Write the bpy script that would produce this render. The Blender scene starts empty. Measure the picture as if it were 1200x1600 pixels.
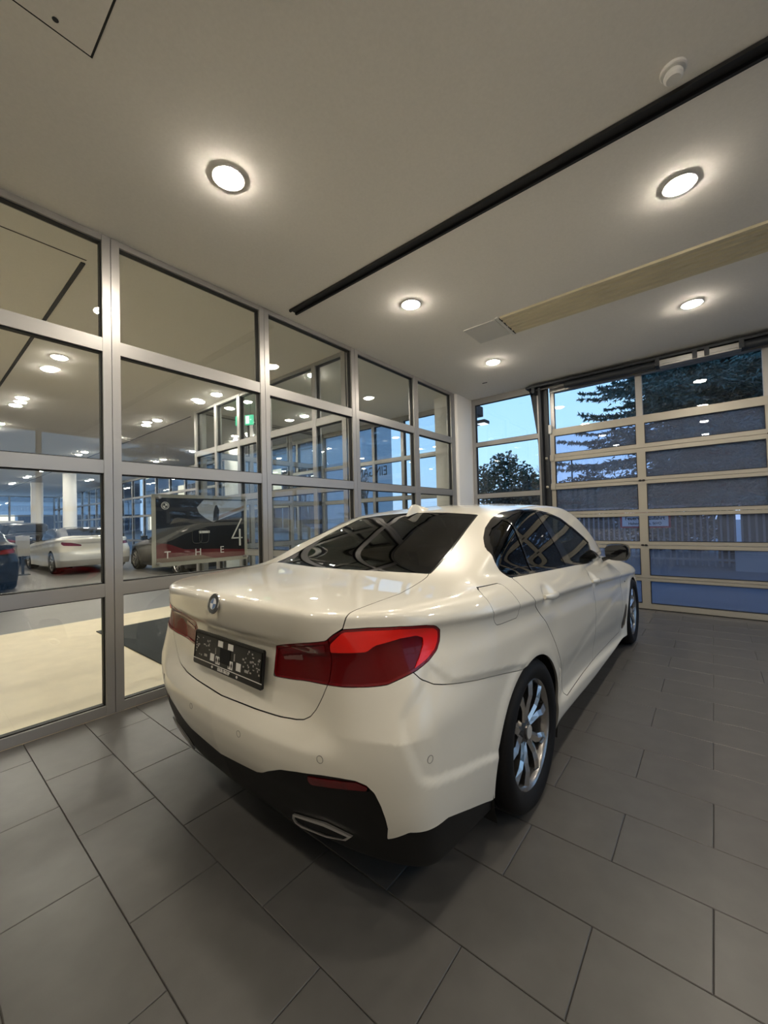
import bpy, bmesh, math, random
import numpy as np
from mathutils import Vector, Matrix
random.seed(7)
PI = math.pi
scene = bpy.context.scene
COL = scene.collection

# ============================================================ camera, world, exposure
CAM_Z = 1.34
cam_data = bpy.data.cameras.new('camera')
cam = bpy.data.objects.new('camera', cam_data); COL.objects.link(cam)
cam_data.sensor_fit = 'VERTICAL'; cam_data.sensor_height = 24.0; cam_data.lens = 24.0*625/1600
cam_data.clip_start = .05; cam_data.clip_end = 400
_ax = Vector((0.77132172, 0.63592364, -0.02576688))      # camera right, up, back in world axes
_ay = Vector((0.03338751, 0.0, 0.99944248))
_az = Vector((0.6355691, -0.77175199, -0.02123191))
cam.matrix_world = Matrix(((_ax.x, _ay.x, _az.x, 0), (_ax.y, _ay.y, _az.y, 0), (_ax.z, _ay.z, _az.z, CAM_Z), (0, 0, 0, 1)))
scene.camera = cam
vs = scene.view_settings
vs.view_transform = 'Standard'; vs.look = 'None'; vs.gamma = 1.0; vs.use_curve_mapping = False
vs.exposure = 0.66
scene.cycles.max_bounces = 9; scene.cycles.transparent_max_bounces = 16
scene.cycles.diffuse_bounces = 5; scene.cycles.glossy_bounces = 5; scene.cycles.transmission_bounces = 5
scene.cycles.caustics_reflective = False; scene.cycles.caustics_refractive = False
scene.cycles.sample_clamp_indirect = 6

world = bpy.data.worlds.new('dusk_sky'); scene.world = world; world.use_nodes = True
wn, wl = world.node_tree.nodes, world.node_tree.links
wn.clear()
w_out = wn.new('ShaderNodeOutputWorld'); w_bg = wn.new('ShaderNodeBackground')
w_tc = wn.new('ShaderNodeTexCoord'); w_sep = wn.new('ShaderNodeSeparateXYZ'); w_r = wn.new('ShaderNodeValToRGB')
w_nz = wn.new('ShaderNodeTexNoise'); w_nz.inputs['Scale'].default_value = 2.2; w_nz.inputs['Detail'].default_value = 5
w_mx = wn.new('ShaderNodeMixRGB'); w_mx.blend_type = 'MULTIPLY'; w_mx.inputs[0].default_value = .25
wl.new(w_tc.outputs['Generated'], w_sep.inputs[0]); wl.new(w_sep.outputs['Z'], w_r.inputs[0])
wl.new(w_tc.outputs['Generated'], w_nz.inputs['Vector'])
cr = w_r.color_ramp
cr.elements[0].position = 0.0; cr.elements[0].color = (.40, .56, .82, 1)
cr.elements[1].position = 1.0; cr.elements[1].color = (.17, .36, .72, 1)
e = cr.elements.new(.12); e.color = (.36, .60, .90, 1)
e = cr.elements.new(.35); e.color = (.28, .52, .86, 1)
wl.new(w_r.outputs[0], w_mx.inputs[1]); wl.new(w_nz.outputs['Fac'], w_mx.inputs[2])
wl.new(w_mx.outputs[0], w_bg.inputs['Color']); w_bg.inputs['Strength'].default_value = 1.3
wl.new(w_bg.outputs[0], w_out.inputs[0])

LAMP_COL = (1.0, .90, .755)
ROOM_LAMP = 190.0       # radiance of the downlight lenses in the room
HALL_LAMP = 150.0       # and in the showroom behind the glass

# ============================================================ helpers
def mat(name, col, rough=.5, metal=0., coat=0., spec=.5, emis=None, es=0., bump=None, noise=None, alpha=None, coat_r=.03):
    m = bpy.data.materials.new(name); m.use_nodes = True
    n, l = m.node_tree.nodes, m.node_tree.links; b = n['Principled BSDF']
    b.inputs['Base Color'].default_value = (*col, 1); b.inputs['Roughness'].default_value = rough
    b.inputs['Metallic'].default_value = metal; b.inputs['Specular IOR Level'].default_value = spec
    b.inputs['Coat Weight'].default_value = coat; b.inputs['Coat Roughness'].default_value = coat_r
    if emis: b.inputs['Emission Color'].default_value = (*emis, 1); b.inputs['Emission Strength'].default_value = es
    tc = None
    def tex():
        t = n.new('ShaderNodeTexCoord'); return t.outputs['Object']
    if noise:      # (scale, amount, detail): gentle colour variation of the surface itself
        t = n.new('ShaderNodeTexNoise'); t.inputs['Scale'].default_value = noise[0]; t.inputs['Detail'].default_value = noise[2] if len(noise) > 2 else 4
        l.new(tex(), t.inputs['Vector'])
        r = n.new('ShaderNodeMapRange'); r.inputs['To Min'].default_value = 1-noise[1]; r.inputs['To Max'].default_value = 1+noise[1]
        r.inputs['From Min'].default_value = .3; r.inputs['From Max'].default_value = .7
        l.new(t.outputs['Fac'], r.inputs['Value'])
        v = n.new('ShaderNodeVectorMath'); v.operation = 'SCALE'; v.inputs[0].default_value = col
        l.new(r.outputs[0], v.inputs['Scale']); l.new(v.outputs[0], b.inputs['Base Color'])
    if bump:       # (scale, strength, distance)
        t = n.new('ShaderNodeTexNoise'); t.inputs['Scale'].default_value = bump[0]; t.inputs['Detail'].default_value = 6
        l.new(tex(), t.inputs['Vector'])
        q = n.new('ShaderNodeBump'); q.inputs['Strength'].default_value = bump[1]; q.inputs['Distance'].default_value = bump[2]
        l.new(t.outputs['Fac'], q.inputs['Height']); l.new(q.outputs[0], b.inputs['Normal'])
    return m
def glass_mat(name, tint, refl=1.0, rough=0.0, ior=1.5, extra=None):
    """clear pane: tinted see-through plus a Fresnel reflection"""
    m = bpy.data.materials.new(name); m.use_nodes = True
    n, l = m.node_tree.nodes, m.node_tree.links; n.clear()
    o = n.new('ShaderNodeOutputMaterial'); t = n.new('ShaderNodeBsdfTransparent'); g = n.new('ShaderNodeBsdfGlossy')
    t.inputs[0].default_value = (*tint, 1); g.inputs['Roughness'].default_value = rough; g.inputs[0].default_value = (refl, refl, refl, 1)
    f = n.new('ShaderNodeFresnel'); ge = n.new('ShaderNodeNewGeometry'); ir = n.new('ShaderNodeMapRange')   # same Fresnel from either face
    ir.inputs['To Min'].default_value = ior; ir.inputs['To Max'].default_value = 1/ior
    l.new(ge.outputs['Backfacing'], ir.inputs['Value']); l.new(ir.outputs[0], f.inputs[0])
    x = n.new('ShaderNodeMixShader'); l.new(f.outputs[0], x.inputs[0]); l.new(t.outputs[0], x.inputs[1]); l.new(g.outputs[0], x.inputs[2])
    last = x.outputs[0]
    if extra:
        d = n.new('ShaderNodeBsdfDiffuse'); d.inputs[0].default_value = (*extra[0], 1)
        y = n.new('ShaderNodeMixShader'); y.inputs[0].default_value = extra[1]
        l.new(last, y.inputs[1]); l.new(d.outputs[0], y.inputs[2]); last = y.outputs[0]
    l.new(last, o.inputs[0]); return m

def tag(o, label=None, cat=None, group=None, kind=None):
    if label: o['label'] = label
    if cat: o['category'] = cat
    if group: o['group'] = group
    if kind: o['kind'] = kind
    return o
def link(name, me, m=None, parent=None, loc=None):
    o = bpy.data.objects.new(name, me); COL.objects.link(o)
    if m is not None and me is not None and not me.materials:
        for k in (m if isinstance(m, (list, tuple)) else [m]): me.materials.append(k)
    if parent: o.parent = parent
    if loc: o.location = loc
    return o
def empty(name, loc=(0, 0, 0), rz=0., parent=None):
    o = bpy.data.objects.new(name, None); COL.objects.link(o); o.location = loc; o.rotation_euler = (0, 0, rz); o.empty_display_size = .2
    if parent: o.parent = parent
    return o
class MB:
    """collects simple solids into one mesh"""
    def __init__(s): s.v, s.f, s.m, s.cur = [], [], [], 0
    def add(s, v, f):
        n = len(s.v); s.v += [tuple(p) for p in v]; s.f += [tuple(i+n for i in q) for q in f]; s.m += [s.cur]*len(f); return s
    def box(s, a, b, bev=0.):
        (x0, y0, z0), (x1, y1, z1) = a, b
        if x0 > x1: x0, x1 = x1, x0
        if y0 > y1: y0, y1 = y1, y0
        if z0 > z1: z0, z1 = z1, z0
        if bev <= 0:
            return s.add([(x0,y0,z0),(x1,y0,z0),(x1,y1,z0),(x0,y1,z0),(x0,y0,z1),(x1,y0,z1),(x1,y1,z1),(x0,y1,z1)],
                [(0,3,2,1),(4,5,6,7),(0,1,5,4),(1,2,6,5),(2,3,7,6),(3,0,4,7)])
        bm = bmesh.new(); bmesh.ops.create_cube(bm, size=1)
        for v in bm.verts: v.co = Vector(((x0+x1)/2+v.co.x*(x1-x0), (y0+y1)/2+v.co.y*(y1-y0), (z0+z1)/2+v.co.z*(z1-z0)))
        bmesh.ops.bevel(bm, geom=list(bm.edges), offset=bev, segments=2, affect='EDGES', profile=.6)
        s.bm(bm); return s
    def bm(s, bm, M=None):
        bm.verts.index_update()
        s.add([(M @ v.co if M else v.co)[:] for v in bm.verts], [[v.index for v in f.verts] for f in bm.faces]); bm.free(); return s
    def prism(s, pts, lo, hi, axis='z'):
        """extrude a 2-D outline along an axis; pts given in the other two axes in order"""
        n = len(pts)
        def P(a, b, t): return {'z': (a, b, t), 'y': (a, t, b), 'x': (t, a, b)}[axis]
        v = [P(a, b, lo) for a, b in pts]+[P(a, b, hi) for a, b in pts]
        f = [tuple(range(n))[::-1], tuple(range(n, 2*n))]+[(i, (i+1) % n, n+(i+1) % n, n+i) for i in range(n)]
        return s.add(v, f)
    def tube(s, pts, r, n=8, cap=True):
        pts = [Vector(p) for p in pts]; rs = r if isinstance(r, (list, tuple)) else [r]*len(pts)
        v, f = [], []; up = Vector((0, 0, 1))
        for i, p in enumerate(pts):
            d = (pts[min(i+1, len(pts)-1)]-pts[max(i-1, 0)]).normalized()
            a = d.cross(up if abs(d.z) < .95 else Vector((1, 0, 0))).normalized(); b = d.cross(a)
            for k in range(n):
                t = 2*PI*k/n; v.append(p+(a*math.cos(t)+b*math.sin(t))*rs[i])
        for i in range(len(pts)-1):
            for k in range(n): f.append((i*n+k, i*n+(k+1) % n, (i+1)*n+(k+1) % n, (i+1)*n+k))
        if cap: f += [tuple(range(n))[::-1], tuple(range((len(pts)-1)*n, len(pts)*n))]
        return s.add(v, f)
    def lathe(s, prof, n=32, axis='z', c=(0, 0, 0), a0=0., a1=2*PI):
        full = abs(a1-a0-2*PI) < 1e-6; m = n if full else n+1; v = []
        for (r, h) in prof:
            for k in range(m):
                t = a0+(a1-a0)*k/n; p = (r*math.cos(t), r*math.sin(t), h)
                if axis == 'x': p = (h, r*math.cos(t), r*math.sin(t))
                if axis == 'y': p = (r*math.cos(t), h, r*math.sin(t))
                v.append((p[0]+c[0], p[1]+c[1], p[2]+c[2]))
        f = []
        for i in range(len(prof)-1):
            for k in range(n): f.append((i*m+k, i*m+(k+1) % m, (i+1)*m+(k+1) % m, (i+1)*m+k))
        return s.add(v, f)
    def build(s, name, m, parent=None, smooth=False, loc=None, fix=True):
        me = bpy.data.meshes.new(name); me.from_pydata(s.v, [], s.f)
        for k in (m if isinstance(m, (list, tuple)) else [m]): me.materials.append(k)
        me.polygons.foreach_set('material_index', s.m)
        if fix:
            b = bmesh.new(); b.from_mesh(me); bmesh.ops.recalc_face_normals(b, faces=b.faces); b.to_mesh(me); b.free()
        if smooth:
            me.polygons.foreach_set('use_smooth', [True]*len(me.polygons))
            if smooth is not True: me.set_sharp_from_angle(angle=math.radians(smooth))
        me.update()
        return link(name, me, None, parent, loc)
def text(name, s, size, m, parent, loc, rot, align='CENTER', ext=.001, sx=1., bold=0.):
    c = bpy.data.curves.new(name, 'FONT'); c.body = s; c.size = size; c.align_x = align; c.align_y = 'CENTER'; c.extrude = ext; c.offset = bold
    t = bpy.data.objects.new(name, c); dg = bpy.context.evaluated_depsgraph_get()
    COL.objects.link(t); dg.update(); me = bpy.data.meshes.new_from_object(t.evaluated_get(dg)); COL.objects.unlink(t); bpy.data.objects.remove(t)
    o = link(name, me, m, parent, loc); o.rotation_euler = rot; o.scale = (sx, 1, 1); return o

# ============================================================ materials
M = {}
M['ceiling'] = mat('ceiling_paint', (.93, .905, .86), .9, bump=(120, .12, .002), noise=(60, .02))
M['plaster'] = mat('white_plaster', (.84, .82, .78), .85, bump=(90, .1, .002))
M['tile'] = mat('dark_stoneware_tile', (.084, .080, .075), .36, spec=.45, noise=(9, .10, 8), bump=(260, .06, .001))
M['grout'] = mat('dark_grout', (.052, .047, .042), .9)
M['cream_floor'] = mat('cream_stone_floor', (.72, .61, .41), .45, noise=(5, .06), bump=(60, .1, .002))
M['grey_floor'] = mat('grey_showroom_floor', (.13, .12, .11), .35, noise=(3, .08))
M['door_mat'] = mat('charcoal_carpet', (.035, .04, .042), .95, bump=(300, .7, .006), noise=(160, .3))
M['alu'] = mat('anodised_aluminium', (.40, .39, .375), .36, metal=.55, noise=(2, .03))
M['alu_warm'] = mat('aluminium_door_rail', (.38, .355, .30), .42, metal=.35)
M['gasket'] = mat('black_gasket', (.008, .008, .008), .6)
M['pane'] = glass_mat('clear_pane', (.93, .95, .95), 1.0)
M['door_pane'] = glass_mat('acrylic_door_pane', (.80, .83, .92), .9, extra=((.32, .40, .58), .12))
M['track'] = mat('black_track', (.008, .008, .009), .6)
M['dark_steel'] = mat('dark_grey_steel', (.030, .034, .040), .5, metal=.3)
M['lens'] = mat('lamp_lens', (.9, .9, .9), .3, emis=LAMP_COL, es=ROOM_LAMP)
M['hall_lens'] = mat('hall_lamp_lens', (.9, .9, .9), .3, emis=(1, .92, .78), es=HALL_LAMP)
M['ring'] = mat('lamp_ring', (.85, .83, .8), .35)
M['reflector'] = mat('lamp_reflector', (.85, .83, .78), .12, metal=1)
M['radiant'] = mat('cream_radiant_panel', (.74, .66, .46), .6, noise=(2.5, .05))
M['white_plastic'] = mat('white_plastic', (.78, .77, .74), .5)
M['hatch'] = mat('hatch_panel', (.72, .71, .68), .7)
# the saloon
M['paint'] = mat('white_car_paint', (.715, .68, .585), .32, coat=1.0, spec=.5, coat_r=.015)
M['paint_gap'] = mat('panel_edge', (.20, .19, .17), .5)
M['shell'] = mat('dark_inner_shell', (.004, .004, .004), .9)
M['car_black'] = mat('satin_black_trim', (.006, .006, .006), .45)
M['gloss_black'] = mat('gloss_black_trim', (.006, .006, .007), .08, coat=.5)
M['diffuser'] = mat('dark_grey_diffuser', (.007, .0065, .006), .5, spec=.25)
M['privacy'] = glass_mat('privacy_glass', (.035, .035, .04), .9, ior=1.42)
M['car_glass'] = glass_mat('green_tinted_glass', (.36, .40, .38), 1.0, ior=1.45)
M['red_bright'] = mat('red_lens', (.80, .014, .008), .22, coat=.6, spec=.3)
M['red_dark'] = mat('dark_red_lens', (.11, .0008, .002), .25, coat=.3, spec=.15)
M['red_rim'] = mat('maroon_lens_rim', (.16, .003, .006), .15, coat=.6, spec=.2)
M['red_deep'] = mat('red_reflector', (.09, .002, .004), .2, coat=.6)
M['lens_grey'] = mat('smoked_lens_insert', (.16, .06, .055), .25, coat=1)
M['chrome'] = mat('chrome', (.75, .74, .72), .10, metal=1)
M['tip'] = mat('brushed_exhaust_trim', (.75, .73, .70), .28, metal=.9)
M['rubber'] = mat('tyre_rubber', (.0055, .005, .005), .65, spec=.2, bump=(50, .15, .002))
M['rim_face'] = mat('bright_machined_rim', (.62, .60, .58), .16, metal=1)
M['rim_dark'] = mat('grey_painted_rim', (.10, .095, .09), .28, metal=.8)
M['rim_barrel'] = mat('rim_barrel', (.30, .29, .28), .25, metal=.9)
M['disc'] = mat('brake_disc', (.22, .21, .20), .35, metal=1)
M['white_print'] = mat('white_print', (.75, .74, .70), .5)
M['grey_print'] = mat('grey_print', (.35, .34, .32), .5)
M['emblem_blue'] = mat('emblem_blue', (.07, .14, .30), .25, coat=.5)
M['emblem_white'] = mat('emblem_white', (.72, .74, .78), .25, coat=.5)
M['seat'] = mat('black_leather', (.03, .028, .026), .5)
# ---------------------------------------------------------------- smooth car body as an implicit surface
class Sp:
    """natural cubic spline through (x, y) knots, linear outside"""
    def __init__(s, *p):
        p = np.array(p, float); x, y = p[:, 0], p[:, 1]; n = len(x); h = np.diff(x)
        # monotone (pchip) slopes keep the profiles free of overshoot
        d = np.diff(y)/h; m = np.zeros(n)
        for i in range(1, n-1):
            if d[i-1]*d[i] > 0:
                w1, w2 = 2*h[i]+h[i-1], h[i]+2*h[i-1]
                m[i] = (w1+w2)/(w1/d[i-1]+w2/d[i])
        m[0], m[-1] = d[0], d[-1]
        s.t0, s.t1 = x[0], x[-1]; N = 3000
        xs = np.linspace(x[0], x[-1], N); i = np.clip(np.searchsorted(x, xs)-1, 0, n-2)
        t = (xs-x[i])/h[i]
        ys = (1+2*t)*(1-t)**2*y[i]+t*(1-t)**2*h[i]*m[i]+t*t*(3-2*t)*y[i+1]+t*t*(t-1)*h[i]*m[i+1]
        for _ in range(2):                      # light smoothing of curvature jumps
            k = 25; e = np.pad(ys, k, mode='reflect', reflect_type='odd')
            ys = np.convolve(e, np.ones(2*k+1)/(2*k+1), 'valid')
        s.xs, s.ys, s.m0, s.m1 = xs, ys, m[0], m[-1]
    def __call__(s, q):
        r = np.interp(q, s.xs, s.ys)
        return r + np.minimum(q-s.t0, 0)*s.m0 + np.maximum(q-s.t1, 0)*s.m1
def smax(a, b, k):
    h = np.maximum(k-np.abs(a-b), 0)/k
    return np.maximum(a, b)+h*h*h*k/6
def smin(a, b, k): return -smax(-a, -b, k)

SEDAN = dict(
  P=Sp((-1.15,.83),(-1.0,.878),(-.8,.906),(-.55,.920),(-.25,.930),(0,.936),(.4,.931),(1.0,.918),(1.6,.913),(2.2,.915),(2.7,.928),(2.975,.930),(3.25,.918),(3.6,.86),(3.9,.76)),
  zc=Sp((-1.1,1.0),(-.68,.985),(-.42,.970),(.02,.943),(1.05,.872),(2.5,.765),(3.3,.72),(3.9,.70)),
  q=Sp((-.85,-.12),(-.73,-.055),(-.67,-.020),(-.62,-.018),(-.56,-.040),(-.48,-.034),(-.36,-.014),(-.25,-.006),(-.14,-.007),(-.06,-.016),(-.022,-.015),(0,-.002),(.03,-.014),(.06,-.036),(.10,-.078),(.14,-.13),(.22,-.25)),
  qe=Sp((-.85,-.050),(-.73,-.030),(-.6,-.016),(-.48,-.010),(-.36,-.008),(-.25,-.006),(-.14,-.007),(-.06,-.016),(-.022,-.015),(0,-.002),(.03,-.014),(.06,-.036),(.10,-.078),(.14,-.13),(.22,-.25)),
  T=Sp((-1.12,1.040),(-.9,1.066),(-.6,1.082),(-.3,1.092),(0,1.09),(.5,1.04),(1.5,1.0),(2.2,.99),(2.5,.965),(2.9,.90),(3.3,.81),(3.6,.73),(3.85,.60)),
  Tc=.05,
  R=Sp((.12,.88),(.2,.945),(.3,.995),(.4,1.03),(.47,1.055),(.54,1.068),(.585,1.066),(.615,1.045),(.66,1.005),(.74,.985),(.84,.982),(.885,.988),(.92,1.016),(.97,1.036),(1.02,1.049),(1.06,1.058),(1.15,1.062)),
  R2=Sp((.12,.89),(.2,.955),(.3,1.005),(.45,1.05),(.6,1.066),(.75,1.058),(.9,1.05),(1.0,1.05),(1.06,1.058),(1.15,1.062)),
  c=Sp((0,0),(.3,.012),(.5,.036),(.65,.070),(.75,.105),(.85,.16),(.95,.26)),
  F=Sp((.12,3.60),(.2,3.70),(.35,3.80),(.5,3.83),(.65,3.82),(.75,3.74),(.85,3.5)),
  cf=Sp((0,0),(.4,.05),(.65,.16),(.8,.30),(.93,.5)),
  B=Sp((-1.1,.245),(-.6,.205),(0,.175),(2.9,.165),(3.8,.2)),
  Z=Sp((-.60,.985),(-.34,1.100),(0,1.243),(.25,1.338),(.42,1.392),(.7,1.436),(1.1,1.454),(1.5,1.446),(1.75,1.410),(2.05,1.280),(2.45,1.06),(2.7,.90)),
  Zc=.085,
  G=Sp((-.9,.66),(-.5,.755),(-.25,.805),(.1,.832),(.6,.838),(1.2,.832),(1.8,.812),(2.2,.775),(2.6,.71)),
  gt=(.31,.26), kg=.09, kr=.07,
  wb=2.975, wz=.337)
def body(x, y, z, p=SEDAN):
    X = np.sqrt(x*x+1e-6)
    d_ = z-p['zc'](y); t = np.clip((y-.30)/.25, 0, 1)*np.clip((2.62-y)/.2, 0, 1); t = t*t*(3-2*t)
    q = p['q'](d_)*t+p['qe'](d_)*(1-t)
    fl = 0
    for yc in (0, p['wb']):
        r = np.sqrt((y-yc)**2+(z-.31)**2)
        fl = fl+.007*np.exp(-((r-.405)/.040)**2)*(z > -1)/(1+np.exp((z-.74)/.03))/(1+np.exp((.42-z)/.03))
    a = np.clip((z-.66)/.30, 0, 1); b = np.clip((-y-.35)/.6, 0, 1)
    side = (X-p['P'](y)-q-fl+.095*a*a*(3-2*a)*b*b*(3-2*b))
    top = (z-p['T'](y)+p['Tc']*X*X)
    w = np.clip((X-.40)/.34, 0, 1); w = w*w*(3-2*w)
    rear = (-y-p['R'](z)*(1-w)-p['R2'](z)*w+p['c'](X)+np.clip((z-.66)/.34, 0, 1)*1.1*np.maximum(X-.50, 0)**2)*.93
    front = (y-p['F'](z)+p['cf'](X))*.9
    low = smax(side*.95, top, p.get('ks', .05))
    low = smax(low, rear, .12-.055*np.clip((z-.90)/.12, 0, 1)-.045*np.clip((.75-z)/.3, 0, 1))
    low = smax(low, front, .12)
    a = np.clip((X-.66)/.12, 0, 1); b = np.clip((-y-.25)/.15, 0, 1)
    low = smax(low, p['B'](y)+.0*a*a*(3-2*a)*b-z, .03)
    gs = (X-p['G'](y)+p['gt'][0]*(z-1.0)+p['gt'][1]*(z-1.0)*np.abs(z-1.0))*.93
    gz = (z-p['Z'](y)+p['Zc']*X*X)*.88
    gh = smax(gs, gz, p['kr'])
    gh = smax(smax(gh, .97-z, .02), -y-.72, .05)
    return smin(low, gh, p['kg'])
# ---------------------------------------------------------------- meshing of the implicit surface
def extract(f, lo, hi, h, B=8):
    """surface nets on a block-sparse grid; f(x,y,z)<0 inside"""
    lo = np.array(lo, float); nb = np.ceil((np.array(hi)-lo)/(h*B)).astype(int); n = nb*B+1
    cs = [lo[k]+(np.arange(nb[k])+.5)*h*B for k in range(3)]
    cx_, cy_, cz_ = np.meshgrid(*cs, indexing='ij'); fc = f(cx_, cy_, cz_)
    act = np.abs(fc) < h*B*1.35+.02
    G = np.ones(nb*B+1, np.float32)
    big = np.sign(fc).astype(np.float32); big = np.repeat(np.repeat(np.repeat(big, B, 0), B, 1), B, 2)
    G[:-1, :-1, :-1] = big; del big
    ai = np.argwhere(act); r = np.arange(B+1); o = np.stack(np.meshgrid(r, r, r, indexing='ij'), -1).reshape(-1, 3)
    mask = np.zeros(G.shape, bool)
    for dx in range(0, len(ai), 2000):
        I = (ai[dx:dx+2000, None, :]*B+o[None]).reshape(-1, 3); mask[I[:, 0], I[:, 1], I[:, 2]] = True
    I = np.argwhere(mask); P = lo+I*h
    vals = np.concatenate([f(P[k:k+400000, 0], P[k:k+400000, 1], P[k:k+400000, 2]) for k in range(0, len(P), 400000)])
    G[I[:, 0], I[:, 1], I[:, 2]] = vals
    S = G < 0
    c = [S[a:S.shape[0]-1+a or None, b:S.shape[1]-1+b or None, d:S.shape[2]-1+d or None] for a in (0, 1) for b in (0, 1) for d in (0, 1)]
    cnt = sum(x.astype(np.uint8) for x in c); cells = np.argwhere((cnt > 0) & (cnt < 8))
    idx = -np.ones(cnt.shape, np.int64); idx[cells[:, 0], cells[:, 1], cells[:, 2]] = np.arange(len(cells))
    corner = [(a, b, d) for a in (0, 1) for b in (0, 1) for d in (0, 1)]
    cv = np.stack([G[cells[:, 0]+a, cells[:, 1]+b, cells[:, 2]+d] for a, b, d in corner], 1)
    acc = np.zeros((len(cells), 3)); w = np.zeros(len(cells))
    for i in range(8):
        for j in range(i+1, 8):
            ci, cj = np.array(corner[i]), np.array(corner[j])
            if np.abs(ci-cj).sum() != 1: continue
            a, b = cv[:, i], cv[:, j]; m = (a < 0) != (b < 0)
            t = np.where(m, a/np.where(m, a-b, 1), 0)
            acc += np.where(m[:, None], ci+(cj-ci)*t[:, None], 0); w += m
    V = lo+(cells+acc/w[:, None])*h
    Q = []
    for ax in range(3):
        s0 = [slice(1, -1)]*3; s1 = [slice(1, -1)]*3
        s0[ax] = slice(0, -1); s1[ax] = slice(1, None)
        A, Bq = S[tuple(s0)], S[tuple(s1)]
        e = np.argwhere(A != Bq); off = np.ones(3, int); off[ax] = 0; e2 = e+off
        flip = A[e[:, 0], e[:, 1], e[:, 2]]
        u, v = [(1, 2), (2, 0), (0, 1)][ax]
        def at(du, dv):
            q = e2.copy(); q[:, u] -= du; q[:, v] -= dv; return idx[q[:, 0], q[:, 1], q[:, 2]]
        q = np.stack([at(1, 1), at(0, 1), at(0, 0), at(1, 0)], 1)
        q[~flip] = q[~flip][:, ::-1]; Q.append(q)
    Q = np.concatenate(Q); Q = Q[(Q >= 0).all(1)]
    return V, Q
def grad(f, V, e=1.5e-3):
    x, y, z = V.T
    return np.stack([f(x+e, y, z)-f(x-e, y, z), f(x, y+e, z)-f(x, y-e, z), f(x, y, z+e)-f(x, y, z-e)], 1)/(2*e)
def newton(f, V, n=3):
    for _ in range(n):
        g = grad(f, V); V = V-(f(*V.T)/np.maximum((g*g).sum(1), .15))[:, None]*g
    return V
def tris(V, Q):
    a, b, c, d = Q.T
    short = ((V[a]-V[c])**2).sum(1) <= ((V[b]-V[d])**2).sum(1)
    T1 = np.where(short[:, None], np.stack([a, b, c], 1), np.stack([a, b, d], 1))
    T2 = np.where(short[:, None], np.stack([a, c, d], 1), np.stack([b, c, d], 1))
    return np.concatenate([T1, T2])
def compact(V, T):
    u, inv = np.unique(T, return_inverse=True); return V[u], inv.reshape(T.shape)
def split(V, T, phi):
    """cut a triangle mesh along phi = 0; returns (mesh with phi<0, mesh with phi>0)"""
    phi = np.where(np.abs(phi) < 1e-6, 1e-6, phi); s = phi[T] > 0; c = s.sum(1)
    ins, outs = [T[c == 0]], [T[c == 3]]; mix = (c == 1) | (c == 2)
    Tm, sm, cm = T[mix], s[mix], c[mix]
    if len(Tm):
        lone = np.where(cm == 1, sm.argmax(1), (~sm).argmax(1)); k = np.arange(len(Tm))
        p0, p1, p2 = Tm[k, lone], Tm[k, (lone+1) % 3], Tm[k, (lone+2) % 3]
        E = np.concatenate([np.sort(np.stack([p0, p1], 1), 1), np.sort(np.stack([p0, p2], 1), 1)])
        U, inv = np.unique(E, axis=0, return_inverse=True); inv = inv.reshape(-1)
        a, b = phi[U[:, 0]], phi[U[:, 1]]; t = a/(a-b); NV = V[U[:, 0]]+(V[U[:, 1]]-V[U[:, 0]])*t[:, None]
        m1, m2 = inv[:len(Tm)]+len(V), inv[len(Tm):]+len(V); V = np.concatenate([V, NV])
        L = np.stack([p0, m1, m2], 1); O = np.concatenate([np.stack([m1, p1, p2], 1), np.stack([m1, p2, m2], 1)])
        lo = np.concatenate([sm[k, lone]]); oo = np.concatenate([~lo, ~lo])
        ins += [L[~lo], O[~oo]]; outs += [L[lo], O[oo]]
    I, O = np.concatenate(ins), np.concatenate(outs)
    return (compact(V, I) if len(I) else (V[:0], I)), (compact(V, O) if len(O) else (V[:0], O))
def cutgap(mesh, fn, gap=.0):
    """split by a field, leaving a gap of the given width between the two pieces"""
    V, T = mesh
    if len(T) == 0: return (V, T), (V, T)
    if gap <= 0: return split(V, T, fn(V))
    i, _ = split(V, T, fn(V)+gap/2); _, o = split(V, T, fn(V)-gap/2); return i, o
def poly(px, py, P):
    """signed distance to a closed outline (negative inside)"""
    P = np.array(P, float); d = np.full(px.shape, 1e9); ins = np.zeros(px.shape, bool)
    for (x0, y0), (x1, y1) in zip(P, np.roll(P, -1, 0)):
        ex, ey = x1-x0, y1-y0; L = ex*ex+ey*ey+1e-12
        t = np.clip(((px-x0)*ex+(py-y0)*ey)/L, 0, 1)
        d = np.minimum(d, (px-x0-t*ex)**2+(py-y0-t*ey)**2)
        c = (y0 > py) != (y1 > py); 
        with np.errstate(divide='ignore', invalid='ignore'): xi = x0+(py-y0)*ex/np.where(ey == 0, 1e-12, ey)
        ins ^= c & (px < xi)
    return np.where(ins, -1, 1)*np.sqrt(d)
def ss(a, b, x):
    t = np.clip((x-a)/(b-a), 0, 1); return t*t*(3-2*t)
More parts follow.
